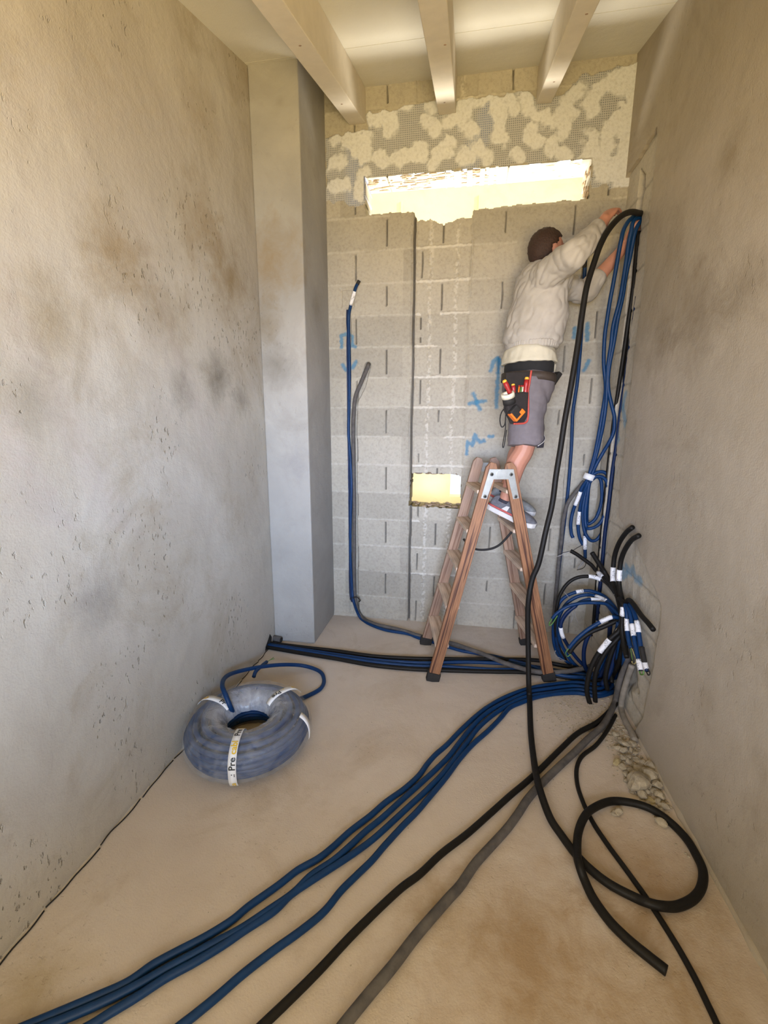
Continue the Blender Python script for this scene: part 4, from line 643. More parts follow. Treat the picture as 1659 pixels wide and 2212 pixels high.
tail('left dangling blue tail ending in a bent yellow wire', 'blue_sheath', [(0.845,2.303,0.575),(0.845,2.266,0.541),(0.845,2.252,0.498),(0.845,2.224,0.449),(0.845,2.189,0.418),(0.845,2.166,0.407)], [((0.845,2.258,0.517), (0.845,2.234,0.462))], wires=[([(0.845,2.161,0.41),(0.845,2.12,0.396),(0.845,2.093,0.383),(0.845,2.103,0.358),(0.845,2.129,0.347),(0.845,2.137,0.353)], 'yellow_wire', 0.0018), ([(0.845,2.172,0.405),(0.845,2.153,0.383),(0.845,2.133,0.36)], 'green_yellow_wire', 0.0018)])
tail('middle dangling blue tail with white labels, reaching lowest on the wall', 'blue_sheath', [(0.85,2.305,0.575),(0.85,2.247,0.557),(0.85,2.202,0.514),(0.85,2.164,0.47),(0.85,2.122,0.429),(0.85,2.081,0.392),(0.85,2.043,0.36)], [((0.85,2.203,0.516), (0.85,2.165,0.472)), ((0.85,2.076,0.393), (0.85,2.044,0.362))], wires=[([(0.85,2.058,0.353),(0.85,2.038,0.342),(0.85,2.011,0.361),(0.85,2.015,0.374)], 'green_yellow_wire', 0.0035)])
tail('right dangling blue tail under the slanting black one', 'blue_sheath', [(0.86,2.286,0.584),(0.86,2.224,0.568),(0.86,2.172,0.537),(0.86,2.136,0.495),(0.86,2.1,0.454),(0.86,2.07,0.43)], [((0.86,2.175,0.545), (0.86,2.138,0.503))], ends=[([(0.86,2.089,0.453),(0.86,2.065,0.428),(0.86,2.041,0.404)], 'black_rubber')])
tail('dark dangling tail whose white end hangs at the far right', 'dark_blue_sheath', [(0.868,2.234,0.545),(0.868,2.166,0.48),(0.868,2.112,0.436),(0.868,2.068,0.402),(0.868,2.02,0.371)], [((0.868,2.062,0.4), (0.868,2.027,0.376))], wires=[([(0.868,2.036,0.368),(0.868,2.007,0.36),(0.868,1.991,0.377),(0.868,2.009,0.386)], 'black_rubber', 0.003)], r=0.0095)
tail('thick blue tail in the dark middle of the cable heap', 'dark_blue_sheath', [(0.87,2.38,0.466),(0.863,2.38,0.373),(0.851,2.38,0.264),(0.839,2.38,0.153),(0.805,2.38,0.066)], r=0.013)
tail('black tail dropping through the dark middle of the cable heap', 'black_sheath', [(0.863,2.36,0.449),(0.842,2.36,0.341),(0.821,2.36,0.232),(0.812,2.36,0.129),(0.829,2.36,0.053)], r=0.0125)
tail('blue tail dropping behind the marked black one in the heap', 'blue_sheath', [(0.886,2.44,0.427),(0.862,2.44,0.343),(0.823,2.44,0.201),(0.793,2.44,0.113),(0.73,2.44,0.054)], r=0.011)
tail('black tail with a half hidden label beside the wall in the heap', 'black_sheath', [(0.85,2.305,0.512),(0.85,2.327,0.45),(0.85,2.381,0.372),(0.85,2.429,0.287),(0.85,2.419,0.159),(0.85,2.366,0.094)], [((0.85,2.355,0.406), (0.85,2.4,0.34))], r=0.012)
for pts, lab in (([(0.632,2.7,0.481),(0.67,2.7,0.439),(0.696,2.7,0.387)], 'thin stripped wire crossing the top left of the blue rings'), ([(0.661,2.6,0.407),(0.68,2.6,0.365),(0.671,2.6,0.32)], 'thin stripped wire curling inside the upper left of the rings'),
                 ([(0.681,2.6,0.417),(0.693,2.6,0.366),(0.709,2.6,0.323)], 'thin straight wire hanging inside the blue rings'), ([(0.599,2.6,0.134),(0.599,2.6,0.104),(0.63,2.6,0.086),(0.663,2.6,0.071)], 'thin wire curled at the lower left of the blue rings')):
    fw = M(); fw.tube(spline(pts, 5), 0.0018, 6); tag(obj('loose_wire', fw, 'grey_wire'), lab, 'wire')

# ---------------------------------------------------------------- cable drum roll wrapped in film
RC = Vector((-0.925, 1.69, 0.0)); RR, Rr, RH = 0.188, 0.094, 0.185
roll = empty('cable_roll', RC); tag(roll, 'roll of blue cable in clear film with printed white tapes, beside the left wall', 'cable roll')
wn = M(); random.seed(3)
for ring in range(3):
    for lay in range(8):
        a_r = RR - 0.076 + ring * 0.078; zz = 0.018 + lay * (RH - 0.034) / 7; pts = []
        edge = 1 - abs(lay - 3.5) / 3.5
        if ring != 1: zz = RH * 0.5 + (zz - RH * 0.5) * 0.84
        if ring == 2: a_r -= (1 - edge ** 0.5) * 0.045
        if ring == 0: a_r += (1 - edge ** 0.5) * 0.035
        for k in range(49):
            a = 2 * PI * k / 48; rr_ = a_r + 0.004 * mnoise.noise(Vector((math.cos(a) * 1.5, math.sin(a) * 1.5, lay * 3.1 + ring))); pts.append((rr_ * math.cos(a), rr_ * math.sin(a), zz + 0.004 * mnoise.noise(Vector((math.cos(a), math.sin(a), lay * 7.0)))))
        wn.tube(pts, 0.0118, 8, cap=False)
obj('cable_windings', wn, 'blue_sheath', roll)
def tor(a, b_, off=0.0, wob=True):
    # cross-section: rounded, slightly flattened bottom
    ca, sa = math.cos(a), math.sin(a); w_ = (0.006 * mnoise.noise(Vector((ca * 3, sa * 3, math.sin(b_) * 3))) + 0.004 * mnoise.noise(Vector((ca * 9, sa * 9, b_ * 4)))) if wob else 0
    rad = RR + (Rr + 0.004 + off + w_) * math.copysign(abs(math.cos(b_)) ** 0.85, math.cos(b_)); z = RH / 2 + (RH / 2 + off + w_ * 0.6) * math.copysign(abs(math.sin(b_)) ** 0.85, math.sin(b_))
    return Vector((rad * ca, rad * sa, max(z, 0.002)))
fm = M(); NA, NB = 120, 40
fm.v = [tuple(tor(2 * PI * i / NA, 2 * PI * j / NB)) for i in range(NA) for j in range(NB)]
fm.f = [(i * NB + j, ((i + 1) % NA) * NB + j, ((i + 1) % NA) * NB + (j + 1) % NB, i * NB + (j + 1) % NB) for i in range(NA) for j in range(NB) if not (PI * 0.93 < 2 * PI * (j + 0.5) / NB < PI * 1.35)]
obj('film_wrap', fm, 'clear_film', roll)
def text_mesh(s_, size):
    cu = bpy.data.curves.new('t', 'FONT'); cu.body = s_; cu.size = size; cu.resolution_u = 3; cu.offset = size * 0.02; ob = bpy.data.objects.new('t', cu); C.objects.link(ob)
    bpy.context.view_layer.update(); dg = bpy.context.evaluated_depsgraph_get(); me = bpy.data.meshes.new_from_object(ob.evaluated_get(dg))
    vs = [v_.co.copy() for v_ in me.vertices]; fs = [tuple(p_.vertices) for p_ in me.polygons]; bpy.data.objects.remove(ob); bpy.data.curves.remove(cu); bpy.data.meshes.remove(me); return vs, fs
BANDS = [(-1.33, -0.75, 3.3, 'front'), (0.95, 0.5, 2.5, 'back'), (2.95, 0.5, 2.45, 'left'), (0.05, -0.2, 1.0, 'right')]
hwid = 0.0165
for (a0, b0, b1, kind) in BANDS:
    bd = M(); nb_ = 36
    for j in range(nb_ + 1):
        b_ = b0 + (b1 - b0) * j / nb_
        for sgn in (-1, 1):
            base = tor(a0, b_, 0.006, False); tang = Vector((-math.sin(a0), math.cos(a0), 0)); bd.v.append(tuple(base + tang * (hwid * sgn)))
    bd.f = [(2 * j, 2 * j + 1, 2 * j + 3, 2 * j + 2) for j in range(nb_)]
    bo = obj('printed_tape', bd, 'white_tape', roll); sd = bo.modifiers.new('solid', 'SOLIDIFY'); sd.thickness = 0.001
    tang = Vector((-math.sin(a0), math.cos(a0), 0))
    # arc-length table along the band
    tab = []; L = 0; prev = None
    for j in range(201):
        b_ = b0 + (b1 - b0) * j / 200; p_ = tor(a0, b_, 0.0078, False)
        if prev: L += (p_ - prev).length
        tab.append((L, p_)); prev = p_
    def at_len(l):
        l = max(0, min(l, tab[-1][0]))
        for j in range(200):
            if tab[j + 1][0] >= l: t = (l - tab[j][0]) / max(1e-9, tab[j + 1][0] - tab[j][0]); return tab[j][1].lerp(tab[j + 1][1], t)
        return tab[-1][1]
    if kind == 'front': words = [('Pre', 'black_print', 0.100, 0.036), ('cabl', 'yellow_print', 0.160, 0.036), ('Pre', 'black_print', 0.243, 0.034), ('c', 'yellow_print', 0.302, 0.030), ('ca', 'yellow_print', 0.012, 0.030), ('.:', 'black_print', 0.072, 0.030)]
    elif kind == 'back': words = [('Pre', 'black_print', 0.125, 0.034), ('ca', 'yellow_print', 0.03, 0.034), ('.', 'yellow_print', 0.10, 0.034)]
    elif kind == 'left': words = [('Pr', 'black_print', 0.145, 0.034), ('cab', 'yellow_print', 0.03, 0.034)]
    else: words = []
    for s_, mt, l0, size in words:
        vs, fs = text_mesh(s_, size); tm = M(); tm.v = []
        for q in vs:
            pc = at_len(l0 + q.x); tm.v.append(tuple(pc + tang * (-(q.y - size * 0.34)) * (1 if True else 1)))
        tm.f = fs; obj('printed_letters', tm, mt, bo, smooth=False)
# cable tail of the roll
def loc(pts): return [tuple(Vector(p_) - RC) for p_ in pts]
tl = M(); tl.tube(spline(loc([(-1.027,1.767,0.05),(-1.026,1.744,0.1),(-1.026,1.714,0.17),(-1.056,1.732,0.215),(-1.106,1.792,0.22),(-1.152,1.901,0.19),(-1.157,2.016,0.15),(-1.088,2.148,0.11),(-0.997,2.259,0.07),(-0.897,2.335,0.03),(-0.787,2.31,0.02),(-0.738,2.243,0.012),(-0.73,2.156,0.012),(-0.778,2.078,0.012),(-0.825,2.029,0.014)])), 0.0112, 10); obj('cable_tail', tl, 'blue_sheath', roll)
tl = M(); tl.tube(spline(loc([(-1.082,2.066,0.1),(-1.087,2.105,0.11),(-1.087,2.181,0.1),(-1.086,2.239,0.09)])), 0.0105, 10); t2 = obj('cable_tail', tl, 'blue_sheath', roll)
tl = M(); tl.tube(spline(loc([(-1.086,2.234,0.09),(-1.076,2.262,0.09),(-1.067,2.296,0.09)])), 0.002, 6); tl.tube(spline(loc([(-1.086,2.234,0.09),(-1.072,2.268,0.09),(-1.055,2.282,0.09)])), 0.002, 6); obj('bare_wire', tl, 'green_yellow_wire', t2)

# ---------------------------------------------------------------- rubble
def chunk(c, s, seed, mat='rubble'):
    m_ = M(); m_.ball((0, 0, 0), s, s * random.uniform(0.6, 0.95), s * random.uniform(0.4, 0.7), nu=12, nv=8)
    m_.v = [tuple(Vector(v_) * (1 + 0.45 * mnoise.noise(Vector(v_) / s * 1.3 + Vector((seed * 5.1, 0, 0)))) ) for v_ in m_.v]
    zmin = min(v_[2] for v_ in m_.v); o = obj('mortar_chunk', m_, mat, smooth=False); o.location = (c[0], c[1], -zmin + c[2]); o.rotation_euler = (0, 0, random.uniform(0, 6)); return o
random.seed(11)
BIG = [((0.839,1.798), 0.036, 'rubble', 'largest rounded mortar lump against the foot of the right wall'), ((0.771,1.739), 0.055, 'rubble', 'flat crumbled mortar slab in the middle of the rubble'),
 ((0.726,1.86), 0.022, 'yellow_rubble', 'yellowish stone apart from the rubble on its left side'), ((0.791,1.666), 0.020, 'yellow_rubble', 'yellowish stone at the lower end of the rubble by the loop'),
 ((0.648,1.588), 0.020, 'rubble', 'small pale stone lying inside the black cable loop'), ((0.787,1.56), 0.020, 'rubble', 'pale stone under the top of the black cable loop'),
 ((0.779,1.782), 0.022, 'yellow_rubble', 'yellow grey stone left of the largest mortar lump'), ((0.739,1.763), 0.018, 'rubble', 'small mortar lump at the left tip of the rubble slab'),
 ((0.827,1.72), 0.022, 'rubble', 'broken mortar lump between the slab and the right wall')]
for i, (c, s_, mt, lab) in enumerate(BIG): tag(chunk((c[0], c[1], -0.004), s_, i, mt), lab, 'rubble', None)
zc = [(0.781,2.05),(0.794,1.995),(0.78,1.876),(0.777,1.8),(0.787,1.766),(0.79,1.714),(0.812,1.746),(0.864,1.847),(0.845,1.777),(0.761,1.762),(0.738,1.704),(0.816,1.666),(0.77,1.642),(0.742,1.794),(0.739,1.835),(0.805,1.805),(0.821,1.905),(0.844,2.029),(0.843,1.881),(0.806,1.614),(0.82,1.592),(0.792,2.02),(0.805,1.985),(0.815,1.957),(0.779,1.941),(0.79,1.905),(0.828,1.935),(0.82,1.891),(0.79,1.858),(0.828,1.865),(0.803,1.831),(0.833,1.841),(0.861,1.857),(0.765,1.819),(0.805,1.745),(0.846,1.752),(0.836,1.699),(0.766,1.686),(0.768,1.896),(0.761,1.953),(0.837,1.997),(0.785,1.628),(0.829,1.646),(0.632,1.579)]
for i, c in enumerate(zc):
    tag(chunk((c[0], c[1], -0.003), random.uniform(0.012, 0.024), 40 + i), 'small broken bit of mortar in the rubble along the right wall', 'rubble', 'small rubble by the right wall')
cb = M()
def crumbs(n, cx, cy, sx, sy, smin, smax):
    for _ in range(n):
        x = random.gauss(cx, sx); y = random.gauss(cy, sy); s_ = random.uniform(smin, smax)
        if -1.2 < x < 0.86 and 0.3 < y < 3.1: cb.ball((x, y, s_ * 0.3), s_, s_ * 0.8, s_ * 0.6, nu=6, nv=4)
q = (0.648,2.203); crumbs(700, q[0], q[1], 0.11, 0.11, 0.0012, 0.0045); q = (0.824,1.934); crumbs(700, q[0], q[1], 0.04, 0.17, 0.002, 0.008)
q = (0.424,1.834); crumbs(60, q[0], q[1], 0.12, 0.1, 0.001, 0.003); q = (-0.288,1.961); crumbs(40, q[0], q[1], 0.25, 0.25, 0.001, 0.003); q = (-0.445,1.308); crumbs(30, q[0], q[1], 0.4, 0.3, 0.001, 0.0025)
o = obj('mortar_crumbs', cb, 'rubble', smooth=False); tag(o, 'fine mortar crumbs scattered on the floor near the corner', 'crumbs'); o['kind'] = 'stuff'

# ---------------------------------------------------------------- the worker
def remesh(m_, name, mat, voxel, smooth_it=4, wr=None, parent=None):
    o = link(name, m_.mesh(name, mat)); md = o.modifiers.new('r', 'REMESH'); md.mode = 'VOXEL'; md.voxel_size = voxel; md.use_smooth_shade = True
    s_ = o.modifiers.new('s', 'SMOOTH'); s_.factor = 0.5; s_.iterations = smooth_it
    bpy.context.view_layer.update(); dg = bpy.context.evaluated_depsgraph_get(); me = bpy.data.meshes.new_from_object(o.evaluated_get(dg)); me.name = name
    old = o.data; o.modifiers.clear(); o.data = me; bpy.data.meshes.remove(old)
    me.materials.clear(); me.materials.append(MATS[mat]); me.polygons.foreach_set('use_smooth', [True] * len(me.polygons))
    if wr:
        n_ = len(me.vertices); co = np.empty(n_ * 3); no = np.empty(n_ * 3); me.vertices.foreach_get('co', co); me.vertices.foreach_get('normal', no); co = co.reshape(-1, 3); no = no.reshape(-1, 3)
        dsp = np.array([wr(Vector(c)) for c in co]); co += no * dsp[:, None]; me.vertices.foreach_set('co', co.ravel()); me.update()
    if parent is not None: o.parent = parent
    return o
def limb(m_, pts, rs, segs=14):
    P_ = []; R_ = []; n_ = len(pts); pv = [Vector(p_) for p_ in pts]
    a = pv[0] - pv[1]; a.normalize()
    for k in (0.95, 0.7, 0.35): P_.append(pv[0] + a * rs[0] * k); R_.append(rs[0] * math.sqrt(1 - k * k))
    sp = spline(pts, 5); 
    for i, p_ in enumerate(sp):
        t = i / 5; j = min(int(t), n_ - 2); f_ = t - j; P_.append(p_); R_.append(rs[j] * (1 - f_) + rs[j + 1] * f_)
    a = (pv[-1] - pv[-2]).normalized()
    for k in (0.35, 0.7, 0.95): P_.append(pv[-1] + a * rs[-1] * k); R_.append(rs[-1] * math.sqrt(1 - k * k))
    m_.tube(P_, R_, segs)
def ell(m_, secs, S, segs=20):
    rs = []
    for i, (c, ra, rb) in enumerate(secs):
        c = Vector(c); a_ = Vector(secs[min(i + 1, len(secs) - 1)][0]) - Vector(secs[max(i - 1, 0)][0]); t = a_.normalized(); s_ = (S - t * S.dot(t)).normalized(); f_ = t.cross(s_)
        rs.append([c + s_ * (ra * math.cos(2 * PI * k / segs)) + f_ * (rb * math.sin(2 * PI * k / segs)) for k in range(segs)])
    m_.rings(rs)
HD = math.radians(24); FWD = Vector((math.cos(HD), math.sin(HD), 0)); LFT = Vector((-math.sin(HD), math.cos(HD), 0)); UP = Vector((0, 0, 1))
V = Vector
pel = V((0.351,2.72,1.753)); wai = V((0.36,2.73,1.903)); che = V((0.39,2.75,2.124)); uch = V((0.407,2.75,2.252)); nek = V((0.414,2.75,2.326)); hed = V((0.412,2.745,2.377))
rsh = V((0.402,2.6,2.227)); rel = V((0.495,2.44,2.265)); rwr = V((0.637,2.6,2.436)); rha = V((0.693,2.66,2.536))
lsh = V((0.476,2.86,2.252)); lel = V((0.661,2.93,2.211)); lwr = V((0.844,2.93,2.432)); lha = V((0.907,2.93,2.541))
rhi = V((0.346,2.64,1.708)); rkn = V((0.344,2.6,1.345)); ran = V((0.254,2.62,1.032))
lhi = V((0.376,2.8,1.735)); lkn = V((0.375,2.78,1.39)); lan = V((0.266,2.78,1.062))

body = M()
ell(body, [(pel - UP * 0.06, 0.125, 0.088), (pel, 0.138, 0.094), (wai, 0.145, 0.10), (che, 0.165, 0.115), (uch, 0.175, 0.10), (uch + UP * 0.05 + FWD * 0.01, 0.10, 0.07)], LFT)
limb(body, [nek - UP * 0.03, nek + UP * 0.01, hed - UP * 0.02], [0.066, 0.060, 0.058])
for s_, e_, w_, h_ in ((rsh, rel, rwr, rha), (lsh, lel, lwr, lha)):
    limb(body, [uch.lerp(s_, 0.7), s_, s_.lerp(e_, 0.5), e_, e_.lerp(w_, 0.3), w_, w_.lerp(h_, 0.35)], [0.06, 0.055, 0.047, 0.040, 0.042, 0.028, 0.028])
for h_, k_, a_ in ((rhi, rkn, ran), (lhi, lkn, lan)):
    back_ = -FWD * 0.012
    limb(body, [h_ - UP * 0.04, h_.lerp(k_, 0.5), k_, k_.lerp(a_, 0.32) + back_ * 1.3, k_.lerp(a_, 0.7), a_], [0.074, 0.072, 0.054, 0.056, 0.042, 0.034])
# head: skull, jaw, nose, brow, lips, ears
HF = (FWD * 0.985 + UP * 0.17).normalized(); HU = (UP - HF * UP.dot(HF)).normalized(); HL = HU.cross(HF); fr = (HF, HL, HU)
body.ball(hed + HU * 0.012, 0.090, 0.073, 0.094, fr); body.ball(hed + HF * 0.030 - HU * 0.055, 0.058, 0.056, 0.055, fr); body.ball(hed + HF * 0.070 - HU * 0.085, 0.018, 0.022, 0.018, fr)
body.ball(hed + HF * 0.098 - HU * 0.020, 0.016, 0.012, 0.024, fr); body.ball(hed + HF * 0.088 + HU * 0.020, 0.012, 0.045, 0.010, fr); body.ball(hed + HF * 0.084 - HU * 0.055, 0.010, 0.024, 0.008, fr)
for sg in (1, -1): body.ball(hed + HL * (0.079 * sg) - HU * 0.010 - HF * 0.005, 0.020, 0.010, 0.033, fr)
def hand(m_, wr, direction, palm_n, thumb_side, curl, size=1.0):
    d = direction.normalized(); n_ = (palm_n - d * palm_n.dot(d)).normalized(); s_ = d.cross(n_) * thumb_side; L = 0.095 * size
    ell(m_, [(wr, 0.028, 0.021), (wr + d * 0.03 * size, 0.034, 0.019), (wr + d * 0.065 * size, 0.041, 0.017), (wr + d * L, 0.040, 0.013)], s_, 16)
    for k, (off, ln_, r_) in enumerate(((0.030, 0.072, 0.0095), (0.010, 0.080, 0.0098), (-0.011, 0.074, 0.0094), (-0.031, 0.058, 0.0085))):
        p_ = wr + d * (L - 0.012) + s_ * off * size; dd_ = d.copy(); pts = [p_]; ang = curl * (0.9 + 0.08 * k)
        for j, fr_ in enumerate((0.45, 0.32, 0.23)):
            aa = ang * (0.6 + 0.25 * j); dd_ = dd_ * math.cos(aa) + n_ * math.sin(aa); n_l = (n_ - dd_ * n_.dot(dd_)).normalized()
            p_ = p_ + dd_.normalized() * ln_ * fr_ * size; pts.append(p_)
        limb(m_, pts, [r_ * size, r_ * 0.95 * size, r_ * 0.88 * size, r_ * 0.8 * size], 10)
    t0 = wr + d * 0.025 * size + s_ * 0.028 * size; t1 = t0 + (d * 0.5 + s_ * 0.75 + n_ * 0.3).normalized() * 0.036 * size; t2 = t1 + (d * 0.85 + s_ * 0.25 + n_ * 0.4).normalized() * 0.032 * size; t3 = t2 + (d * 0.9 + n_ * 0.45).normalized() * 0.024 * size
    limb(m_, [t0, t1, t2, t3], [0.014, 0.0115, 0.0105, 0.009], 10)
hand(body, rwr.lerp(rha, 0.25), (rha - rwr) + V((0.01, 0.02, 0.0)), V((0.5, 0.6, -0.6)), 1, 0.55)
hand(body, lwr.lerp(lha, 0.2), (lha - lwr) + V((0.0, 0.0, 0.01)), V((0.7, -0.5, -0.2)), -1, 0.5)
person = remesh(body, 'person', 'skin', 0.0045, 4)
tag(person, 'person in pale sweater and grey shorts on the ladder, reaching into the wall slot', 'person')
# eyes
for sg in (1, -1):
    e_ = M(); e_.ball(hed + HF * 0.083 + HL * (0.030 * sg) + HU * 0.004, 0.012, 0.012, 0.010, fr); obj('eye', e_, 'sole_white', person)
# hair
def hr(nu=40, nv=28):
    m_ = M(); C_ = hed + HU * 0.018 - HF * 0.006; vs = {}; keep = []
    def pt(i, j, k_):
        th = PI * j / nv; ph = 2 * PI * i / nu; f_ = math.sin(th) * math.cos(ph); l_ = math.sin(th) * math.sin(ph); u_ = math.cos(th)
        n_ = 0.005 * mnoise.noise(V((f_, l_, u_)) * 9); r_ = k_
        return C_ + HF * (0.096 * r_ + n_) * f_ + HL * (0.080 * r_ + n_) * l_ + HU * (0.098 * r_ + n_) * u_, f_, l_, u_
    for sh, k_ in ((0, 1.03), (1, 0.90)):
        for j in range(nv + 1):
            for i in range(nu): p_, f_, l_, u_ = pt(i, j, k_); m_.v.append(tuple(p_))
    n1 = (nv + 1) * nu
    def ok(i, j):
        _, f_, l_, u_ = pt(i + 0.5, j + 0.5, 1)
        lim = 0.42 if f_ > 0.45 else (-0.05 + 0.9 * max(0, f_)) if f_ > -0.1 else -0.62 + 0.3 * max(0, f_ + 0.4)
        return u_ > lim
    cells = {(i, j) for j in range(nv) for i in range(nu) if ok(i, j)}
    for (i, j) in cells:
        a = j * nu + i; b_ = j * nu + (i + 1) % nu; m_.f.append((a, a + nu, b_ + nu, b_)); m_.f.append((a + n1, b_ + n1, b_ + nu + n1, a + nu + n1))
        if (i, j + 1) not in cells: m_.f.append((a + nu, a + nu + n1, b_ + nu + n1, b_ + nu))
        if ((i + 1) % nu, j) not in cells: m_.f.append((b_, b_ + nu, b_ + nu + n1, b_ + n1))
        if ((i - 1) % nu, j) not in cells: m_.f.append((a, a + n1, a + nu + n1, a + nu))
    return obj('hair', m_, 'hair', person)
hr()
# sweater
sw = M()
ell(sw, [(wai - UP * 0.012, 0.158, 0.128), (wai + UP * 0.015, 0.172, 0.150), (wai.lerp(che, 0.5), 0.176, 0.152), (che, 0.182, 0.142), (uch, 0.190, 0.128), (uch + UP * 0.045, 0.135, 0.098), (nek - UP * 0.005, 0.080, 0.076)], LFT, 28)
limb(sw, [uch.lerp(rsh, 0.6), rsh, rsh.lerp(rel, 0.5), rel, rel.lerp(rwr, 0.5), rel.lerp(rwr, 0.82)], [0.088, 0.082, 0.072, 0.064, 0.054, 0.046])
limb(sw, [uch.lerp(lsh, 0.6), lsh, lsh.lerp(lel, 0.5), lel, lel.lerp(lwr, 0.30)], [0.088, 0.082, 0.072, 0.062, 0.056])
def wrinkle(c):
    a = mnoise.noise(V((c.x * 7 + c.z * 5, c.y * 7, c.z * 9))); b_ = mnoise.noise(V((c.x * 22 - c.z * 9, c.y * 20, c.z * 16 + 4)))
    return 0.012 * a + 0.006 * (abs(b_) * 2 - 0.6)
remesh(sw, 'sweater', 'sweater', 0.006, 5, wrinkle, person)
hm = M(); ell(hm, [(wai - UP * 0.030, 0.160, 0.128), (wai - UP * 0.02, 0.166, 0.134), (wai + UP * 0.008, 0.168, 0.138)], LFT, 28); remesh(hm, 'sweater_hem', 'sweater', 0.006, 2, lambda c: 0.002 * math.sin(math.atan2((c - wai).dot(LFT), (c - wai).dot(FWD)) * 60), person)
ts = M(); ell(ts, [(pel + UP * 0.045, 0.176, 0.142), (pel + UP * 0.09, 0.168, 0.134), (wai - UP * 0.06, 0.160, 0.126), (wai - UP * 0.03, 0.150, 0.118)], LFT, 28); ts.ball(pel + FWD * 0.125 + UP * 0.035 - LFT * 0.02, 0.022, 0.045, 0.075, (FWD, LFT, UP))
remesh(ts, 'undershirt', 'cream_cotton', 0.006, 2, lambda c: 0.005 * mnoise.noise(c * 26), person)
wb = M(); ell(wb, [(pel - UP * 0.05, 0.166, 0.118), (pel + UP * 0.03, 0.165, 0.122), (pel + UP * 0.10, 0.152, 0.116)], LFT, 28); remesh(wb, 'black_waistband', 'black_cloth', 0.006, 2, None, person)
sh = M()
ell(sh, [(pel - UP * 0.17, 0.150, 0.108), (pel - UP * 0.10, 0.174, 0.122), (pel - UP * 0.045, 0.178, 0.126), (pel - UP * 0.006, 0.172, 0.124)], LFT, 28)
for h_, k_, a_ in ((rhi, rkn, ran), (lhi, lkn, lan)):
    limb_pts = [h_ + UP * 0.0, h_.lerp(k_, 0.35), h_.lerp(k_, 0.7), k_ + UP * 0.005]
    sh.tube([p_ for p_ in spline(limb_pts, 5)], [0.106 - 0.012 * min(1, i / 8) for i in range(16)], 20)
remesh(sh, 'work_shorts', 'grey_cloth', 0.006, 4, lambda c: 0.007 * mnoise.noise(c * 11) + 0.008 * (abs(mnoise.noise(V((c.x * 14 + c.z * 6, c.y * 14, c.z * 26)))) - 0.2), person)
kp = M(); pk = M(); nK = 18; P0 = rkn + UP * 0.004; ln_ = []
for k in range(nK + 1):
    th = math.radians(-82 + 130 * k / nK); dr = FWD * math.cos(th) + LFT * math.sin(th); up_ = 0.006 + 0.066 * min(1, (k / nK) * 1.5)
    kp.v += [tuple(P0 + dr * 0.0985 - UP * 0.006), tuple(P0 + dr * 0.1015 + UP * up_)]; ln_.append(P0 + dr * 0.1035 + UP * up_)
kp.f = [(2 * k, 2 * k + 2, 2 * k + 3, 2 * k + 1) for k in range(nK)]
o = obj('knee_patch', kp, 'dark_cloth', person); sd = o.modifiers.new('s', 'SOLIDIFY'); sd.thickness = 0.004
pk.tube(ln_, 0.0022, 6); obj('piping', pk, 'sole_white', o)
bt = M(); rs = []
for zz, ex in ((-0.028, 0), (0.012, 0)):
    pass
for k in range(49):
    a = 2 * PI * k / 48; c_ = pel - UP * (0.034 + 0.012 * math.sin(a)) ; p_ = c_ + LFT * (0.183 * math.cos(a)) + FWD * (0.130 * math.sin(a)); n_ = (LFT * math.cos(a) / 0.183 + FWD * math.sin(a) / 0.13).normalized()
    rs.append([p_ + UP * 0.021 - n_ * 0.003, p_ + UP * 0.021 + n_ * 0.003, p_ - UP * 0.021 + n_ * 0.003, p_ - UP * 0.021 - n_ * 0.003])
bt.rings(rs, cap=False); obj('belt', bt, 'belt_leather', person)
hl = M(); q_ = pel + FWD * 0.150 - UP * 0.02 - LFT * 0.03; hl.box((-0.008, -0.03, -0.055), (0.022, 0.03, 0.03)); o = obj('tool_holder', hl, 'black_rubber', person, smooth=False, bevel=0.008); o.location = q_; o.rotation_euler = (0, 0.6, HD)
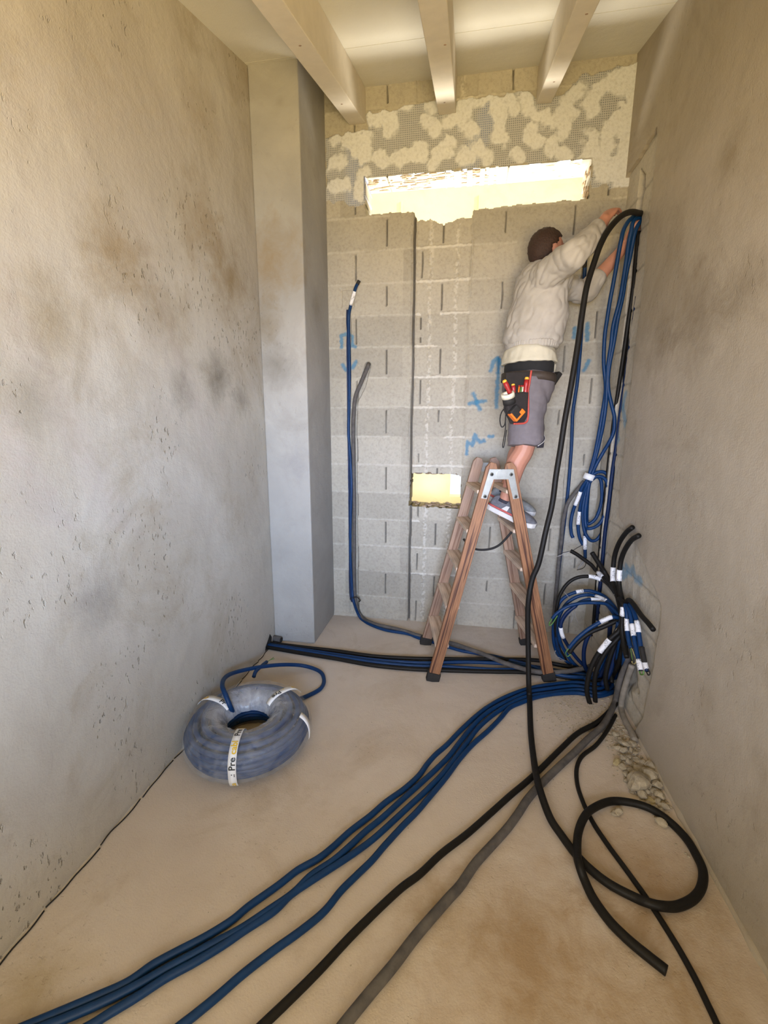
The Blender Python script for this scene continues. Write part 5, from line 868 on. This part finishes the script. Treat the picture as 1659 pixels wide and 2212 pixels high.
# shoes
def shoe(ank, toe_dir, pitch, mats, near):
    d = V(toe_dir).normalized(); s_ = UP.cross(d).normalized(); u_ = d.cross(s_); 
    org = ank - u_ * 0.075 - d * 0.075
    root = None
    secs = [(0.0, 0.020, 0.045, 0.060), (0.02, 0.030, 0.075, 0.040), (0.06, 0.036, 0.088, 0.055), (0.10, 0.037, 0.082, 0.03), (0.15, 0.041, 0.062, 0.0), (0.20, 0.046, 0.050, 0), (0.25, 0.044, 0.042, 0), (0.28, 0.030, 0.028, 0), (0.292, 0.010, 0.018, 0)]
    up = M(); rs = []
    for (x, hw_, hh, _) in secs:
        rs.append([org + d * x + s_ * (hw_ * math.copysign(abs(math.cos(t)) ** 0.8, math.cos(t))) + u_ * (0.018 + hh * max(0, math.sin(t)) ** 0.8 - 0.008 * max(0, -math.sin(t))) for t in [2 * PI * k / 20 for k in range(20)]])
    up.rings(rs); o = link('shoe', up.mesh('shoe', mats[0]), person); ms = o.modifiers.new('s', 'SUBSURF'); ms.levels = 1; ms.render_levels = 2
    so = M(); rs = []
    for (x, hw_, hh, _) in secs:
        e = 0.006; rise = 0.012 * max(0, (x - 0.2) / 0.09) ** 2
        rs.append([org + d * (x * 1.02 - 0.004) + s_ * (sg * (hw_ + e)) + u_ * (zz + rise) for sg, zz in ((-1, -0.006), (1, -0.006), (1, 0.022), (-1, 0.022))])
    so.rings(rs); obj('sole', so, 'sole_white', o, smooth=False, bevel=0.004)
    sr = M(); sr.tube([org + d * x + s_ * (-(hw_ + 0.005)) + u_ * 0.030 for (x, hw_, _, _) in secs[:6]], [0.006] * 6, 8); obj('side_stripe', sr, 'shoe_red', o)
    for sgn in (-1, 1):
        pa = M(); pa.v = [tuple(org + d * x + s_ * (sgn * w_) + u_ * z) for x, w_, z in ((0.085, 0.0415, 0.036), (0.12, 0.043, 0.034), (0.125, 0.038, 0.066), (0.105, 0.040, 0.062), (0.095, 0.040, 0.078), (0.10, 0.0405, 0.055))]
        pa.f = [(0, 1, 2, 3, 5)]; obj('logo_patch', pa, 'sole_white', o, smooth=False)
    lc = M()
    for k in range(5):
        x = 0.125 + k * 0.02; lc.tube(spline([org + d * x - s_ * 0.026 + u_ * (0.088 - 0.010 * k), org + d * (x + 0.004) + u_ * (0.100 - 0.011 * k), org + d * x + s_ * 0.026 + u_ * (0.088 - 0.010 * k)]), 0.0035, 6)
    obj('laces', lc, 'black_cloth', o)
    sk = M(); sk.tube([ank - u_ * 0.005, ank + u_ * 0.012], [0.040, 0.037], 16); obj('sock', sk, 'dark_cloth', o)
shoe(ran, (0.25, -0.11, -0.095), 0, ('shoe_grey',), True)
shoe(lan, (0.25, -0.08, -0.085), 0, ('shoe_dusty',), False)
# eyes face lies away from camera; tool pouch on the right hip
PR = -LFT
def ploc(px_f, z, out): return pel + FWD * (px_f - 0.085 + 0.0) + UP * (z - 0.014) + PR * (0.160 + out) - FWD * 0.04
pc = empty('tool_pouch', ploc(-0.02, -0.13, 0)); tag(pc, 'black tool pouch with red edging hanging on the worker\'s right hip', 'tool pouch')
fr_l = (FWD, LFT, UP)
def pm(m_, name, mat, smooth=True, bevel=0, parent=None):
    b0 = pc.location; m_.v = [tuple(V(v_) - b0) for v_ in m_.v]; return obj(name, m_, mat, parent or pc, smooth, bevel)
def slab(pts, o0, o1):
    m_ = M(); k_ = len(pts); m_.add([ploc(a, z, o0) for a, z in pts] + [ploc(a, z, o1) for a, z in pts], [tuple(range(k_)), tuple(range(2 * k_ - 1, k_ - 1, -1))] + [(i, i + k_, (i + 1) % k_ + k_, (i + 1) % k_) for i in range(k_)]); return m_
pm(slab([(-0.105, -0.01), (0.035, 0.0), (0.028, -0.06), (0.030, -0.24), (0.015, -0.265), (-0.06, -0.27), (-0.105, -0.20)], 0.0, 0.012), 'back_panel', 'pouch_cloth', False, 0.003)
pm(slab([(-0.10, -0.115), (0.015, -0.10), (0.018, -0.235), (-0.005, -0.255), (-0.085, -0.25), (-0.115, -0.17)], 0.012, 0.045), 'front_pocket', 'pouch_cloth', False, 0.012)
e_ = M(); e_.tube(spline([ploc(0.038, 0.005, 0.012), ploc(0.030, -0.06, 0.014), ploc(0.024, -0.10, 0.016), ploc(0.030, -0.16, 0.016), ploc(0.034, -0.235, 0.016), ploc(0.022, -0.262, 0.016), ploc(-0.02, -0.268, 0.016), ploc(-0.05, -0.268, 0.018)]), 0.0055, 8); pm(e_, 'red_edging', 'red_edging')
lp = M(); lp.tube(spline([ploc(-0.10, -0.18, 0.02), ploc(-0.125, -0.21, 0.02), ploc(-0.132, -0.25, 0.02), ploc(-0.12, -0.285, 0.02), ploc(-0.102, -0.27, 0.02), ploc(-0.10, -0.22, 0.02)]), 0.003, 6); lp.tube(spline([ploc(-0.10, -0.25, 0.02), ploc(-0.098, -0.30, 0.02), ploc(-0.108, -0.38, 0.02), ploc(-0.100, -0.385, 0.02), ploc(-0.090, -0.30, 0.02)]), 0.0025, 6); pm(lp, 'strap', 'black_cloth')
def screwdriver(label, tip, top, r_=0.013):
    tip = V(tip); top = V(top); d = (top - tip); L = d.length; b0 = tip; root = empty('screwdriver', b0); tag(root, label, 'screwdriver', 'tools in the pouch')
    m_ = M(); m_.tube([d * t for t in (0.0, 0.1, 0.3, 0.6, 0.85)], [r_ * 0.75, r_, r_ * 0.85, r_ * 1.05, r_ * 0.9], 14); obj('handle', m_, 'red_plastic', root)
    m_ = M(); m_.tube([d * 0.85, d * 0.93, d], [r_ * 0.9, r_ * 0.85, r_ * 0.6], 14); obj('end_cap', m_, 'yellow_plastic', root); m_ = M(); m_.tube([-d * 0.18, d * 0.0], [r_ * 0.6, r_ * 0.75], 12); obj('collar', m_, 'yellow_plastic', root)
screwdriver('red and yellow screwdriver standing upright by the red edging of the pouch', ploc(0.0, -0.115, 0.030), ploc(0.004, -0.030, 0.030))
screwdriver('red screwdriver leaning through the white tape roll at the left of the pouch', ploc(-0.095, -0.115, 0.045), ploc(-0.135, -0.050, 0.045))
screwdriver('dark handled screwdriver with yellow cap in the back of the pouch', ploc(-0.060, -0.12, 0.022), ploc(-0.070, -0.065, 0.022), 0.011)
pn = M()
for k, (a, mt) in enumerate(((-0.040, 'orange_plastic'), (-0.028, 'green_yellow_wire'), (-0.018, 'cream_plastic'))):
    m_ = M(); b0 = ploc(a, -0.13, 0.030); m_.tube([V((0, 0, 0)), FWD * 0.002 + UP * 0.05], 0.0042, 10); o = obj('marker_pen', m_, mt); o.location = b0; tag(o, ('orange', 'green', 'cream')[k] + ' marker pen standing in the tool pouch', 'pen', 'tools in the pouch')
    q = M(); q.tube([UP * 0.05 + FWD * 0.002, UP * 0.058 + FWD * 0.002], 0.0048, 10); obj('pen_cap', q, 'red_plastic', o)
rt = M(); cA = ploc(-0.108, -0.125, 0.045); ax = (FWD * -0.38 + UP * 0.9 + PR * 0.22).normalized(); s1 = ax.orthogonal().normalized(); s2 = ax.cross(s1); rs = []
for k in range(25):
    a = 2 * PI * k / 24; dr = s1 * math.cos(a) + s2 * math.sin(a); rs.append([dr * 0.034 - ax * 0.012, dr * 0.034 + ax * 0.012, dr * 0.022 + ax * 0.012, dr * 0.022 - ax * 0.012])
rt.rings(rs, cap=False); o = obj('tape_roll', rt, 'cream_plastic'); o.location = cA; tag(o, 'roll of white insulating tape on the left side of the tool pouch', 'tape roll', 'tools in the pouch')
rt = M(); rt.tube([-ax * 0.013, -ax * 0.045], 0.032, 20); o = obj('tape_roll', rt, 'black_rubber'); o.location = cA; tag(o, 'black tape roll under the white one at the tool pouch', 'tape roll', 'tools in the pouch')
tmr = empty('tape_measure', ploc(-0.065, -0.21, 0.055)); tag(tmr, 'black and orange tape measure clipped low on the tool pouch', 'tape measure', 'tools in the pouch')
tmr.rotation_euler = (0, 0, HD)
m_ = M(); m_.box((-0.030, -0.018, -0.030), (0.030, 0.018, 0.030)); o = obj('case', m_, 'black_rubber', tmr, False, 0.010); o.rotation_euler = (0, 0.75, 0)
m_ = M(); m_.box((-0.033, -0.0205, -0.034), (0.012, 0.014, -0.024)); m_.box((-0.035, -0.0205, -0.034), (-0.025, 0.014, 0.020)); m_.box((0.008, -0.0205, -0.034), (0.034, 0.014, -0.008)); o2 = obj('orange_grip', m_, 'orange_plastic', tmr, False, 0.003); o2.rotation_euler = (0, 0.75 - PI / 2, 0)
